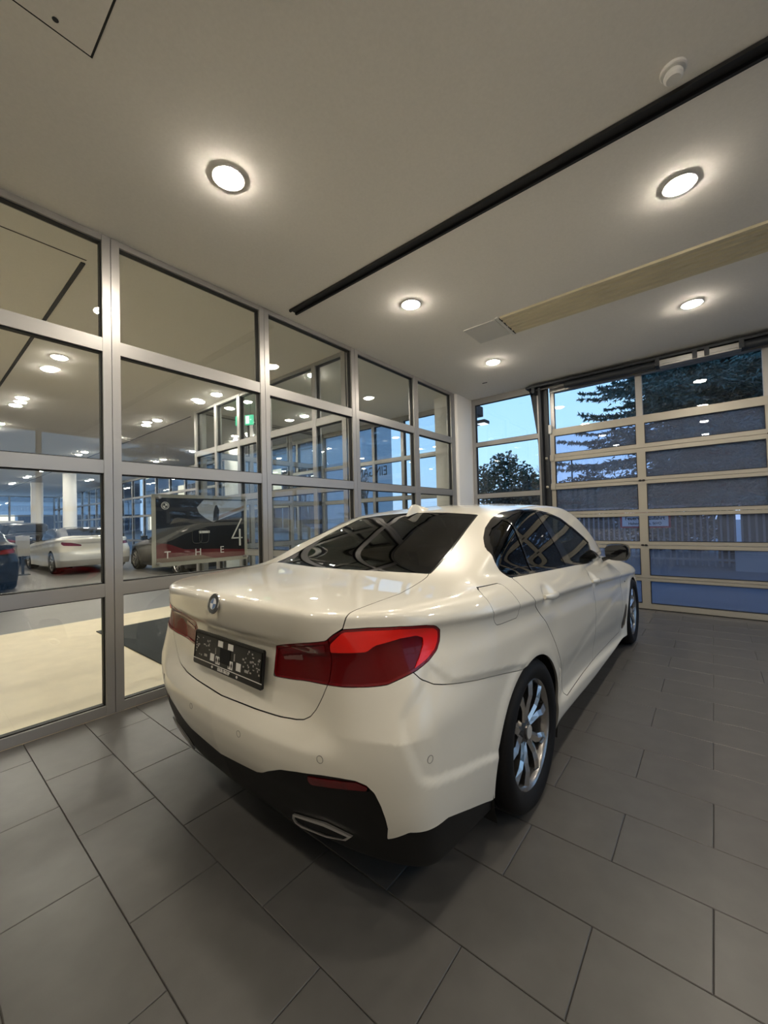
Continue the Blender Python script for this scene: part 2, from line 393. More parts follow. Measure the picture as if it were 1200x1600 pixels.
def surf(name, mesh, f, m, parent=None, flange=.012, off=0., gapm=None, label=None):
    """one panel: the cut piece of the surface, its edges turned inwards, with the true normals of the surface"""
    V, T = mesh
    if len(T) == 0: return None
    g = grad(f, V); N = g/np.maximum(np.linalg.norm(g, axis=1, keepdims=True), 1e-6)
    V = V+N*off; nv = len(V); faces = T; verts = V; norms = N; mi = np.zeros(len(T), np.int32)
    if flange > 0:
        E = np.concatenate([T[:, [0, 1]], T[:, [1, 2]], T[:, [2, 0]]]); key = np.sort(E, 1)
        u, first, cnt = np.unique(key, axis=0, return_index=True, return_counts=True); be = E[first[cnt == 1]]
        a, b = V[be[:, 0]], V[be[:, 1]]; na, nb_ = N[be[:, 0]], N[be[:, 1]]
        c, d = b-nb_*flange, a-na*flange
        fn = np.cross(b-a, na); fn = fn/np.maximum(np.linalg.norm(fn, axis=1, keepdims=True), 1e-9)
        k = len(be); quads = np.concatenate([a, b, c, d]); i = np.arange(k)+nv
        F2 = np.concatenate([np.stack([i+k, i, i+3*k], 1), np.stack([i+k, i+3*k, i+2*k], 1)])
        verts = np.concatenate([V, quads]); norms = np.concatenate([N, fn, fn, fn, fn])
        faces = np.concatenate([T, F2]); mi = np.concatenate([mi, np.ones(len(F2), np.int32)*(1 if gapm else 0)])
    me = bpy.data.meshes.new(name); me.vertices.add(len(verts)); me.vertices.foreach_set('co', verts.astype(np.float32).ravel())
    me.loops.add(len(faces)*3); me.loops.foreach_set('vertex_index', faces.astype(np.int32).ravel())
    me.polygons.add(len(faces)); me.polygons.foreach_set('loop_start', np.arange(0, len(faces)*3, 3, dtype=np.int32))
    me.materials.append(m)
    if gapm: me.materials.append(gapm)
    me.update(calc_edges=True); me.validate()
    me.polygons.foreach_set('material_index', mi[:len(me.polygons)]); me.polygons.foreach_set('use_smooth', [True]*len(me.polygons))
    if len(me.polygons) == len(faces): me.normals_split_custom_set_from_vertices(norms.tolist())
    o = link(name, me, None, parent)
    if label: o['label'] = label
    return o
# ============================================================ the room
CZ = 3.49; WX = -3.375; GY = 6.70; RX = 4.2; BY = -3.6
# ---- floor slab and single tiles (running bond)
mb = MB(); mb.box((WX-.012, BY, -.10), (RX, GY+.10, -.006)); fl = mb.build('floor', M['grout']); tag(fl, kind='structure')
TW, TH, GAP = .61, .3145, .0028
tile_me = {}
def tile_mesh(w, h):
    k = (round(w, 3), round(h, 3))
    if k not in tile_me:
        x, y, b, t = w/2, h/2, .0018, .0
        v = [(-x,-y,-.006),(x,-y,-.006),(x,y,-.006),(-x,y,-.006),(-x,-y,-b),(x,-y,-b),(x,y,-b),(-x,y,-b),(-x+b,-y+b,t),(x-b,-y+b,t),(x-b,y-b,t),(-x+b,y-b,t)]
        f = [(4,5,9,8),(5,6,10,9),(6,7,11,10),(7,4,8,11),(8,9,10,11),(0,1,5,4),(1,2,6,5),(2,3,7,6),(3,0,4,7)]
        me = bpy.data.meshes.new('floor_tile'); me.from_pydata(v, [], f); me.materials.append(M['tile']); tile_me[k] = me
    return tile_me[k]
nt = 0; rest = MB()
for k in range(-8, 22):
    y0, y1 = .495+TH*k, .495+TH*(k+1)
    if y0 > GY-.02: continue
    y1 = min(y1, GY+.02)
    base = -.96 if k % 2 == 0 else -.655
    for i in range(-6, 10):
        x0, x1 = base+TW*i, base+TW*(i+1)
        x0c, x1c = max(x0, WX-.008), min(x1, RX-.01)
        if x1c-x0c < .03: continue
        cx, cy = (x0c+x1c)/2, (y0+y1)/2
        inview = cx < .75+.12*cy and cy > -.3 and (cx+cy*.9 > -4.6)
        w, h = x1c-x0c-GAP, y1-y0-GAP
        if inview and nt < 296:
            o = link('floor_tile', tile_mesh(w, h), None, fl, (cx, cy, 0)); nt += 1
        else: rest.box((cx-w/2, cy-h/2, -.006), (cx+w/2, cy+h/2, 0))
o = rest.build('floor_tiles_beyond', M['tile'], fl, fix=False); o['kind'] = 'stuff'

# ---- ceiling, with the lamp holes left to the lamps
mb = MB(); mb.box((-34, BY, CZ), (RX, GY+.15, CZ+.25)); ce = mb.build('ceiling', M['ceiling']); tag(ce, kind='structure')
mb = MB(); mb.box((RX, BY, -.1), (RX+.2, .6, CZ+.2)); tag(mb.build('wall_right', M['plaster']), kind='structure')
mb = MB(); mb.box((WX-.1, BY-.2, -.1), (RX+.2, BY, CZ+.2)); tag(mb.build('wall_back', M['plaster']), kind='structure')
# rounded plaster pier where the glazing meets the outer wall
mb = MB(); pts = [(WX-.42, 6.10), (WX-.02, 6.10)]+[(WX-.02+.045*math.sin(a), 6.145-.045*math.cos(a)) for a in np.linspace(.2, PI/2, 5)]+[(WX+.025, 6.62), (WX+.025, 6.78), (WX-.42, 6.78)]
mb.prism(pts, 0, CZ); tag(mb.build('wall_left', M['plaster']), kind='structure')

def curtain(name, origin, ang, mull, zs, w=.075, d=.10, pane='pane', label=None, frame='alu', top=None, widths=None, skip=()):
    """aluminium-and-glass wall: mullions, transoms and panes, each its own piece. mull = positions along, zs = (z0,z1) of each transom"""
    root = empty(name, origin, ang); tag(root, kind='structure')
    t = (zs[-1][1] if top is None else top)
    for i, s in enumerate(mull):
        ww = widths[i] if widths else w
        mb = MB()
        if ww > .10:
            mb.box((s-ww/2, -d/2, 0), (s-.002, d/2, t)); mb.box((s+.002, -d/2, 0), (s+ww/2, d/2, t))
        else: mb.box((s-ww/2, -d/2, 0), (s+ww/2, d/2, t))
        mb.build('mullion', M[frame], root)
    for i in range(len(mull)-1):
        a = mull[i]+(widths[i] if widths else w)/2; b = mull[i+1]-(widths[i+1] if widths else w)/2
        for z0, z1 in zs:
            mb = MB(); mb.box((a, -d/2+.004, z0), (b, d/2-.004, z1)); mb.build('transom', M[frame], root)
        for j in range(len(zs)-1):
            if (i, j) in skip: continue
            z0, z1 = zs[j][1], zs[j+1][0]
            mb = MB(); g = .008
            for q in (((a, -.022, z0), (a+g, .022, z1)), ((b-g, -.022, z0), (b, .022, z1)), ((a, -.022, z0), (b, .022, z0+g)), ((a, -.022, z1-g), (b, .022, z1))): mb.box(*q)
            gk = mb.build('gasket', M['gasket'], root)
            mb = MB(); mb.box((a+.004, -.006, z0+.004), (b-.004, .006, z1-.004)); mb.build('pane', M[pane], root)
    return root
ZS = [(0, .066), (.843, .937), (1.735, 1.83), (2.625, 2.725), (3.445, CZ)]
# the long glass wall beside the car (runs along Y)
curtain('window_1', (WX-.055, 0, 0), PI/2, [-3.45, -2.2, -.90, .40-.70, 1.0, 2.31, 3.61, 4.93, 6.03], ZS, widths=[.10]*4+[.112, .106, .12, .12, .12], d=.09)
# entrance lobby side wall and the outer facade
curtain('window_2', (WX-.12, 3.61, 0), PI, [.05, .62, 1.75, 2.5, 3.25, 4.0], ZS, w=.075)
curtain('window_3', (WX-4.02, 3.66, 0), PI/2, [.0, 1.0, 2.0, 3.0], ZS, w=.075)
curtain('window_4', (WX-.42, GY, 0), PI, [0, 1.15, 1.95, 2.85, 3.60, 4.6]+[5.9+1.3*k for k in range(20)], [(0, .07), (.70, .78), (1.76, 1.84), (2.58, 2.66), (3.40, CZ)], w=.07)
# ---- wing light of the outer wall, left of the sectional door
curtain('window_5', (WX+.03, GY, 0), 0, [.03, 1.20], [(0, .07), (.78, .86), (1.69, 1.77), (2.625, 2.70), (3.385, CZ)], w=.06, d=.09, pane='pane')
# ---- the right wall and the back: glazed too (seen only as reflections)
curtain('window_6', (RX+.02, .6, 0), PI/2, [0, 1.3, 2.6, 3.9, 5.2, 6.1], ZS, w=.08)

# ---- sectional door
def sectional_door():
    root = empty('door_1', (0, GY, 0)); tag(root, kind='structure')
    L, R_ = -1.99, 2.70; ml = [(-1.99, -1.925), (-.815, -.712), (.520, .62), (1.66, 1.76), (2.63, 2.70)]
    rails = [(.0, .086), (.40, .478), (.852, .951), (1.309, 1.403), (1.763, 1.858), (2.211, 2.328), (2.620, 2.729)]
    for i, (z0, z1) in enumerate(rails):
        mb = MB()
        if 0 < i < 6:
            zm = (z0+z1)/2; mb.box((L, -.035, z0), (R_, .02, zm-.0025)); mb.box((L, -.035, zm+.0025), (R_, .02, z1))
        else: mb.box((L, -.035, z0 if i else .012), (R_, .02, z1))
        mb.build('door_rail', M['alu_warm'], root)
    for i in range(6):
        z0, z1 = rails[i][1], rails[i+1][0]
        for a, b in ml:
            mb = MB(); mb.box((a, -.033, z0), (b, .018, z1)); mb.build('door_stile', M['alu_warm'], root)
        for k in range(4):
            x0, x1 = ml[k][1], ml[k+1][0]
            mb = MB(); g = .007
            for q in (((x0, -.037, z0), (x0+g, .015, z1)), ((x1-g, -.037, z0), (x1, .015, z1)), ((x0, -.037, z0), (x1, .015, z0+g)), ((x0, -.037, z1-g), (x1, .015, z1))): mb.box(*q)
            mb.build('gasket', M['gasket'], root)
            mb = MB(); mb.box((x0+.003, -.010, z0+.003), (x1-.003, .006, z1-.003)); mb.build('door_pane', M['door_pane'], root)
    mb = MB(); mb.box((L, -.03, -.001), (R_, .016, .012)); mb.build('bottom_seal', M['gasket'], root)
    for z in (.425, .90, 1.356, 1.81, 2.27):
        for x in (-.765, .57, 1.71):
            if z in (.90, 1.81) or x > 0:
                mb = MB(); mb.box((x-.035, -.050, z-.012), (x-.006, -.034, z+.014), .003); mb.box((x+.006, -.050, z-.012), (x+.035, -.034, z+.014), .003); mb.tube([(x-.04, -.048, z), (x+.04, -.048, z)], .006, 8)
                mb.build('hinge', M['car_black'], root)
        mb = MB(); mb.box((-1.995, -.062, z-.05), (-1.93, -.034, z+.05), .004); mb.tube([(-2.06, -.05, z), (-1.96, -.05, z)], .010, 10); mb.lathe([(0, -.02), (.024, -.02), (.024, .02), (0, .02)], 14, 'x', (-2.045, -.05, z))
        mb.build('roller_bracket', M['alu_warm'], root)
    mb = MB(); mb.box((-2.00, -.075, 2.66), (-1.955, -.034, 2.80), .004); mb.build('roller_bracket', M['white_plastic'], root)
    # fixed light above the door
    for a, b in ((-1.99, -1.93), (-.81, -.73), (.52, .60), (1.66, 1.74), (2.63, 2.70)):
        mb = MB(); mb.box((a, .02, 2.729), (b, .09, 3.34)); mb.build('mullion', M['alu'], root)
    for a, b in ((-1.93, -.81), (-.73, .52), (.60, 1.66), (1.74, 2.63)):
        mb = MB(); mb.box((a, .05, 2.729), (b, .062, 3.34)); mb.build('pane', M['pane'], root)
        mb = MB(); mb.box((a, .02, 2.70), (b, .09, 2.74)); mb.build('transom', M['alu'], root)
    mb = MB(); mb.box((-1.99, .0, 3.33), (2.70, .10, CZ)); mb.build('header', M['alu'], root)
    return root
sectional_door()
def door_track():
    root = empty('door_track', (0, GY, 0)); tag(root, 'dark grey steel guide post and lifting shaft framing the sectional door', 'door track')
    mb = MB()
    # tapered post: wide at the top, narrowing to the guide rail
    for pts, y0, y1 in (([(-2.285, 3.42), (-2.20, 2.75), (-2.15, 2.2), (-2.13, 1.5), (-2.12, 0.0), (-1.995, 0.0), (-1.995, 3.42)], -.04, -.02),
                        ([(-2.125, 3.42), (-2.085, 3.42), (-2.06, 0), (-2.10, 0)], -.14, -.02),
                        ([(-2.035, 3.42), (-2.00, 3.42), (-1.995, 0), (-2.03, 0)], -.07, -.02)): mb.prism(pts, y0, y1, 'y')
    mb.build('guide_post', M['dark_steel'], root)
    mb = MB(); mb.box((-2.30, -.20, 3.415), (2.75, -.02, 3.445)); mb.build('bracket_rail', M['dark_steel'], root)
    mb = MB(); mb.tube([(-2.25, -.12, 3.385), (2.72, -.12, 3.385)], .014, 12); mb.build('shaft', M['alu'], root, smooth=True)
    for x0, x1, m in ((-1.72, -.55, 'dark_steel'), (.34, 1.5, 'dark_steel')):
        mb = MB(); mb.lathe([(.02, x0), (.052, x0), (.052, x1), (.02, x1)], 20, 'x', (0, -.12, 3.372)); mb.build('torsion_spring', M[m], root, smooth=30)
    mb = MB(); mb.box((-.50, -.19, 3.315), (.33, -.06, 3.40), .006); mb.box((-.50, -.20, 3.34), (.33, -.19, 3.35)); mb.build('shaft_cover', M['alu'], root)
    for x in (-2.18, -.52, -.12, .0, .33):
        mb = MB(); mb.box((x-.025, -.21, 3.325), (x+.025, -.03, 3.43), .004); mb.build('bearing_bracket', M['dark_steel'], root)
    mb = MB(); mb.prism([(-.20, 3.43), (-.02, 3.43), (-.02, 3.25)], -2.26, -2.25, 'x'); mb.build('corner_bracket', M['dark_steel'], root)
door_track()

# ---------------------------------------------------------------- the white saloon, in car coordinates (X right, Y forward, Z up; rear axle at Y=0)
FACET = [(0.868,0.869),(0.838,0.809),(0.8,0.765),(0.778,0.731),(0.777,0.693),(0.796,0.631),(0.816,0.57),(0.828,0.544),(0.845,0.529),(0.881,0.512),(0.983,0.475),(1.177,0.417),(1.5,0.36),(1.5,0.69),(1.2,0.74),(0.95,0.79)]
def uv(V):           # wrap-around coordinates of the tail: arc length around a vertical axis, height
    return 1.2*np.arctan2(np.abs(V[:, 0]), .2-V[:, 1]), V[:, 2]
def saloon(x, y, z):
    b = body(x, y, z, SEDAN)
    X = np.abs(x)
    if x.ndim == 1:
        near = (y < .3) & (X > .5) & (z < .95) & (z > .3)
        if near.any():
            u = 1.2*np.arctan2(X[near], .2-y[near]); d = poly(u, z[near], FACET)
            b = b.copy(); b[near] += .0075*ss(.012, -.022, d)*ss(.95, .84, z[near])
        for yc, zc in ((.245, .942), (1.345, .872)):      # finger cups behind the door handles
            r2 = ((y-yc)/.078)**2+((z-zc)/.044)**2
            b = b+.016*np.exp(-r2*r2)*(X > .5)
        # swage from the front wheel into the doors, and the crease above the skirt
        zs = .60-.05*(y-1.0)-.0*y
        b = b+.0018*ss(-.02, .02, z-np.interp(y, [.5, 1.2, 2.0, 2.6], [.40, .52, .60, .63]))*ss(.09, .03, z-np.interp(y, [.5, 1.2, 2.0, 2.6], [.40, .52, .60, .63]))*ss(.5, .9, y)*ss(2.7, 2.4, y)*(X > .6)
    return b
A_ = np.abs
LIGHT = [(0.315,0.884),(0.467,0.927),(0.56,0.949),(0.584,0.971),(0.617,0.99),(0.69,0.995),(0.784,0.993),(0.866,0.985),(0.901,0.977),(0.92,0.957),(0.918,0.922),(0.904,0.895),(0.872,0.87),(0.828,0.85),(0.78,0.835),(0.744,0.822),(0.708,0.818),(0.662,0.814),(0.553,0.8),(0.408,0.775),(0.293,0.766),(0.303,0.833)]
BRIGHT = [(0.573,0.938),(0.617,0.983),(0.69,0.989),(0.784,0.987),(0.866,0.978),(0.895,0.969),(0.913,0.953),(0.906,0.915),(0.888,0.889),(0.861,0.868),(0.824,0.855),(0.841,0.885),(0.857,0.92),(0.858,0.943),(0.834,0.955),(0.783,0.954),(0.71,0.939),(0.685,0.92),(0.573,0.911)]
LIDREAR = [(-0.1,0.637),(0,0.637),(0.23,0.641),(0.371,0.646),(0.438,0.652),(0.475,0.66),(0.506,0.678),(0.53,0.705),(0.561,0.754),(0.588,0.806),(0.594,0.949),(0.619,0.971),(0.649,0.992),(0.655,1.016),(0.659,1.05),(0.663,1.3),(-0.1,1.3)]
LIDDECK = [(-.1,-2),(.661,-2),(.659,-.95),(.658,-.85),(.657,-.78),(.654,-.654),(.617,-.487),(.590,-.36),(.575,-.325),(.356,-.383),(.134,-.420),(-.1,-.425)]
GLASS = [(-.1,-.425),(.134,-.420),(.356,-.383),(.585,-.331),(.578,-.28),(.573,-.239),(.562,-.102),(.536,.076),(.487,.367),(.47,.378),(.3,.392),(.108,.400),(-.1,.402)]
SHIELD = [(-.1,1.76),(.3,1.74),(.55,1.68),(.61,1.70),(.725,2.10),(.765,2.30),(.5,2.40),(.25,2.45),(-.1,2.47)]
DLO = [(-.041,1.055),(-.062,1.09),(-.064,1.13),(-.040,1.178),(.025,1.222),(.105,1.260),(.191,1.295),(.316,1.338),(.449,1.369),(.567,1.386),(.687,1.390),(.862,1.384),(1.062,1.364),(1.277,1.325),(1.475,1.255),(1.695,1.166),(1.928,1.068),(2.204,.970),(2.276,.930),(2.27,.920),(1.088,.997),(.480,1.027),(.127,1.046)]
BUMP = [(-0.1,0.9),(0.7,0.9),(0.82,0.848),(0.844,0.822),(0.881,0.799),(0.916,0.787),(0.985,0.769),(1.071,0.749),(1.183,0.727),(1.335,0.695),(1.409,0.684),(1.6,0.654),(1.6,-0.2),(-0.1,-0.2)]
DIFF = [(-0.1,0.395),(0.12,0.412),(0.2,0.42),(0.25,0.425),(0.286,0.439),(0.324,0.463),(0.387,0.495),(0.455,0.512),(0.543,0.529),(0.604,0.536),(0.652,0.539),(0.683,0.531),(0.705,0.509),(0.721,0.469),(0.732,0.428),(0.737,0.394),(0.733,0.352),(0.752,0.36),(0.795,0.386),(0.913,0.372),(1.016,0.32),(1.164,0.253),(1.5,0.223),(1.5,-0.2),(-0.1,-0.2)]
REFL = [(.490,.505),(.653,.531),(.684,.522),(.694,.508),(.650,.503),(.498,.477)]
DOOR_R = [(-.030,1.05),(-.020,1.002),(.054,.915),(.174,.825),(.250,.75),(.313,.686),(.42,.56),(.491,.467),(.530,.39),(.548,.328),(.58,.305),(1.34,.285),(1.345,.70),(1.315,1.04),(1.0,1.10),(.1,1.10)]
DOOR_F = [(1.315,1.04),(1.345,.70),(1.34,.285),(2.34,.255),(2.375,.32),(2.385,.55),(2.36,.8),(2.31,.925),(2.27,1.00)]
FUEL = [(-.405,1.035),(-.392,1.050),(-.361,1.056),(-.20,1.052),(-.182,1.045),(-.165,.99),(-.150,.945),(-.150,.918),(-.170,.904),(-.330,.910),(-.360,.914),(-.376,.927),(-.405,.978)]
VENT = [(2.545,.50),(2.50,.46),(2.46,.40),(2.43,.33),(2.435,.275),(2.47,.262),(2.52,.29),(2.55,.37),(2.56,.45)]
def rearpoly(P): return lambda V: poly(*uv(V), P)
def sidepoly(P): return lambda V: np.maximum(poly(V[:, 1], V[:, 2], P), .5-A_(V[:, 0]))
def toppoly(P, zmin): return lambda V: np.maximum(poly(A_(V[:, 0]), V[:, 1], P), zmin-V[:, 2])
def lidf(V):
    return np.maximum(np.maximum(poly(A_(V[:, 0]), V[:, 2], LIDREAR), poly(A_(V[:, 0]), V[:, 1], LIDDECK)), V[:, 1]+.30)
def dlof(V):
    lim = np.interp(V[:, 2], [.9, 1.055, 1.12, 1.184, 1.235, 1.284, 1.33, 1.39], [.80, .80, .775, .722, .661, .618, .596, .585])-.004
    return np.maximum(poly(V[:, 1], V[:, 2], DLO), lim-A_(V[:, 0]))
def archf(V):
    r = np.minimum(np.hypot((V[:, 1]+.008)/1.0, V[:, 2]-.300), np.hypot(V[:, 1]-2.967, V[:, 2]-.292))-.393
    return np.maximum(r, .52-A_(V[:, 0]))
def bottomf(p, dz=.012):
    def g(V):
        X = A_(V[:, 0]); a = ss(.66, .78, X); b = ss(-.25, -.40, V[:, 1])
        return V[:, 2]-(p['B'](V[:, 1])+dz)
    return g

# five double spokes, a barrel and a lip, around the x axis (outer face towards +x)
def spoke_mesh(bent, m0, m1):
    mb = MB(); st = []
    for r, ang, w, d, x in ((.040, .20, .019, .036, -.030), (.085, .21, .018, .036, -.020), (.130, .215, .0205, .036, -.012), (.165, .29, .022, .034, -.006), (.212, .30, .027, .026, -.008), (.231, .30, .031, .022, -.010)):
        a = ang*bent; c, s = math.cos(a), math.sin(a)
        ring = []
        for dx, t in ((-d, -w*.8), (-.006, -w), (.004, -w*.15*bent), (-.007, w), (-d, w*.8)):
            ring.append((x+dx, -s*r+t*c, c*r+t*s))
        st.append(ring)
    v = [p for r in st for p in r]; n = 5; f = []; mi = []
    for i in range(len(st)-1):
        for k in range(n):
            f.append((i*n+k, i*n+(k+1) % n, (i+1)*n+(k+1) % n, (i+1)*n+k)); mi.append(0 if k in (1, 2) else 1)
    f += [tuple(range(n)), tuple(range((len(st)-1)*n, len(st)*n))]; mi += [1, 1]
    me = bpy.data.meshes.new('spoke'); me.from_pydata(v, [], f); me.materials.append(m0); me.materials.append(m1)
    me.polygons.foreach_set('material_index', mi); b = bmesh.new(); b.from_mesh(me)
    bmesh.ops.recalc_face_normals(b, faces=b.faces); b.to_mesh(me); b.free(); return me
WHEEL = {}
def wheel(parent, loc, side, label=None, detail=True, turn=0.):
    """side=+1: outer face towards +x.  wheel (rim) > tyre, spoke, brake_disc, hub_cap"""
    if 'rim' not in WHEEL:
        mb = MB(); mb.lathe([(.2285,-.010),(.2435,-.004),(.2435,.000),(.238,.003),(.233,-.002),(.226,-.010),(.219,-.030),(.214,-.08),(.213,-.19),(.236,-.20),(.238,-.205),(.205,-.20),(.205,-.09),(.212,-.03)], 56, 'x')
        WHEEL['rim'] = mb.build('wheel', M['rim_barrel'], None, smooth=40).data
        mb = MB(); prof = [(.236,-.004),(.243,.006),(.262,.017),(.285,.022),(.305,.019),(.322,.006),(.332,-.012),(.3365,-.035)]
        for g in range(4):
            x = -.055-g*.042; prof += [(.337, x), (.329, x-.003), (.329, x-.009), (.337, x-.012)]
        prof += [(.3365,-.205),(.332,-.228),(.318,-.243),(.285,-.252),(.25,-.243),(.236,-.215)]
        mb.lathe(prof, 72, 'x'); WHEEL['tyre'] = mb.build('tyre', M['rubber'], None, smooth=35).data
        WHEEL['s+'] = spoke_mesh(1, M['rim_face'], M['rim_dark']); WHEEL['s-'] = spoke_mesh(-1, M['rim_face'], M['rim_dark'])
        mb = MB(); mb.lathe([(0,-.10),(.165,-.10),(.165,-.125),(0,-.125)], 40, 'x'); mb.lathe([(0,-.055),(.078,-.06),(.082,-.10)], 28, 'x')
        WHEEL['disc'] = mb.build('brake_disc', M['disc'], None, smooth=30).data
        mb = MB(); mb.lathe([(.072,-.046),(.062,-.030),(.036,-.022),(.034,-.014),(.031,-.012),(0,-.0115)], 32, 'x'); mb.lathe([(.072,-.046),(.070,-.060),(0,-.060)], 32, 'x')
        WHEEL['hub'] = mb.build('hub', M['rim_dark'], None, smooth=30).data
        mb = MB(); mb.lathe([(.0305,-.0112),(.029,-.0095),(0,-.0092)], 28, 'x'); WHEEL['cap'] = mb.build('hub_cap', M['grey_print'], None, smooth=30).data
        mb = MB(); mb.lathe([(.009,-.04),(.009,-.026),(.005,-.0255),(0,-.031)], 10, 'x'); WHEEL['bolt'] = mb.build('wheel_bolt', M['car_black'], None, smooth=30).data
        for o in [o for o in COL.objects if o.name.split('.')[0] in ('wheel','tyre','brake_disc','hub','hub_cap','wheel_bolt')]: bpy.data.objects.remove(o)
    w = link('wheel', WHEEL['rim'], None, parent, loc)
    w.rotation_euler = (0, 0, 0 if side > 0 else PI)
    if label: w['label'] = label
    link('tyre', WHEEL['tyre'], None, w)
    for k in range(5):
        for s in ('s+', 's-'):
            o = link('spoke', WHEEL[s], None, w); o.rotation_euler = (turn+2*PI*k/5, 0, 0)
    link('hub', WHEEL['hub'], None, w)
    if detail:
        link('brake_disc', WHEEL['disc'], None, w); link('hub_cap', WHEEL['cap'], None, w)
        for k in range(5): link('wheel_bolt', WHEEL['bolt'], None, w, (0, .054*math.cos(2*PI*k/5+.63), .054*math.sin(2*PI*k/5+.63)))
    return w

def arch_liners(root, sz=1., hw=.90):
    for yc in (0, 2.975):
        for s in (-1, 1):
            mb = MB(); n = 20; R_ = .415; v = []
            for x in (.50, hw):
                for k in range(n+1):
                    a = -.12*PI+1.24*PI*k/n; v.append((s*x, yc+R_*math.cos(a), .30+R_*math.sin(a)))
            f = [(k, k+1, n+2+k, n+1+k) for k in range(n)]+[tuple(range(n+1))]
            mb.add(v, f); mb.build('wheel_arch_liner', M['shell'], root, fix=False)

CARX, CARY = -1.59, 1.87
def build_saloon():
    root = empty('car', (CARX, CARY, 0))
    tag(root, 'white four-door saloon car with red tail lights parked on the dark tiles', 'car')
    f = saloon; P = M['paint']; gm = M['paint_gap']
    V, Q = extract(lambda x, y, z: body(x, y, z, SEDAN), (-1.0, -1.18, .10), (1.0, 3.95, 1.54), .0125)
    V = newton(f, V, 4); mesh = (V, tris(V, Q))
    _, mesh = cutgap(mesh, lambda V: -bottomf(SEDAN)(V) if False else bottomf(SEDAN)(V))
    _, mesh = cutgap(mesh, archf)
    G = .0035
    rg, mesh = cutgap(mesh, toppoly(GLASS, 1.03))
    wsg, mesh = cutgap(mesh, toppoly(SHIELD, .9))
    dlo, mesh = cutgap(mesh, dlof)
    lt, mesh = cutgap(mesh, rearpoly(LIGHT), .003)
    lid, mesh = cutgap(mesh, lidf, G)
    bmp, mesh = cutgap(mesh, lambda V: np.maximum(poly(*uv(V), BUMP), V[:, 1]-.2), .003)
    dif, bmp = cutgap(bmp, rearpoly(DIFF), .001)
    ref, dif = cutgap(dif, rearpoly(REFL), .002)
    fuel, mesh = cutgap(mesh, lambda V: np.maximum(sidepoly(FUEL)(V), -V[:, 0]), .0022)
    dr, mesh = cutgap(mesh, sidepoly(DOOR_R), .004)
    df, mesh = cutgap(mesh, sidepoly(DOOR_F), .004)
    vent, mesh = cutgap(mesh, sidepoly(VENT), .002)
    fbm, mesh = cutgap(mesh, lambda V: np.maximum(3.42-V[:, 1]+.25*(V[:, 2]-.5)+.0*V[:, 0], V[:, 2]-.66), .004)
    hd, mesh = cutgap(mesh, lambda V: np.maximum(np.maximum(A_(V[:, 0])-.76+.06*(V[:, 1]-2.4), 2.44-.07*A_(V[:, 0])*2-V[:, 1]), .69-V[:, 2]), .004)
    hl, mesh = cutgap(mesh, lambda V: np.maximum(np.maximum(3.30-V[:, 1]+.0*V[:, 0], np.abs(V[:, 2]-.70)-.055), .45-A_(V[:, 0])), .003)
    surf('body', mesh, f, P, root, gapm=gm)
    surf('trunk_lid', lid, f, P, root, gapm=gm)
    bo = surf('rear_bumper', bmp, f, P, root, .020, gapm=P)
    do = surf('diffuser', dif, f, M['diffuser'], root, .02, off=-.006, label='dark grey lower bumper insert')
    [surf('reflector', split(*ref, s*ref[0][:, 0])[0], f, M['red_deep'], do, .01, off=-.003, label='dark red reflector strip') for s in (-1, 1)]
    surf('fuel_flap', fuel, f, P, root, gapm=gm)
    surf('front_bumper', fbm, f, P, root, gapm=gm); surf('bonnet', hd, f, P, root, gapm=gm)
    [surf('side_vent', split(*vent, s*vent[0][:, 0])[0], f, M['gloss_black'], root, .01, off=-.004, label='black vent behind the front wheel') for s in (-1, 1)]
    [surf('headlight', split(*hl, s*hl[0][:, 0])[0], f, M['car_glass'], root, .02) for s in (-1, 1)]
    # tail lamps, one per side, split where the boot lid ends
    for s in (1, -1):
        half, _ = cutgap(lt, lambda V: -s*V[:, 0])
        lidpart, bodypart = cutgap(half, lambda V: poly(A_(V[:, 0]), V[:, 2], [(-.1,.5),(.584,.5),(.588,.807),(.600,.88),(.603,.952),(.603,1.3),(-.1,1.3)]), .004)
        for nm, part in (('tail_light', bodypart), ('lid_tail_light', lidpart)):
            rim, core = cutgap(part, lambda V: -poly(*uv(V), LIGHT)-.009)
            if nm == 'tail_light':
                br, dk = cutgap(core, rearpoly(BRIGHT))
                base = surf('tail_light', dk, f, M['red_dark'], root, .010, off=-.004, label='wraparound dark red lamp lens')
                surf('light_band', br, f, M['red_bright'], base, .008, off=.0005, label='bright red light band')
            else:
                b1 = [(.33,.874),(.555,.934),(.552,.905),(.335,.853)]
                g1 = [(.345,.850),(.450,.872),(.443,.852),(.350,.838)]
                br, dk = cutgap(core, rearpoly(b1)); gr, dk = cutgap(dk, rearpoly(g1))
                base = surf('lid_tail_light', dk, f, M['red_dark'], root, .010, off=-.004)
                surf('light_band', br, f, M['red_rim'], base, .006, off=-.001); surf('reversing_light', gr, f, M['lens_grey'], base, .005, off=-.001, label='small grey reversing lamp window')
            surf('lens_rim', rim, f, M['red_rim'], base, .014, off=.0008)
    # glazing
    rim, pane = cutgap(rg, lambda V: toppoly(GLASS, 1.03)(V)+.012)
    rim, pane = pane, rim
    pn = surf('rear_window', pane, f, M['privacy'], root, 0, off=-.002, label='dark tinted rear window')
    surf('window_seal', rim, f, M['gloss_black'], pn, .02, off=-.001)
    pn = surf('windscreen', wsg, f, M['car_glass'], root, 0, off=-.002)
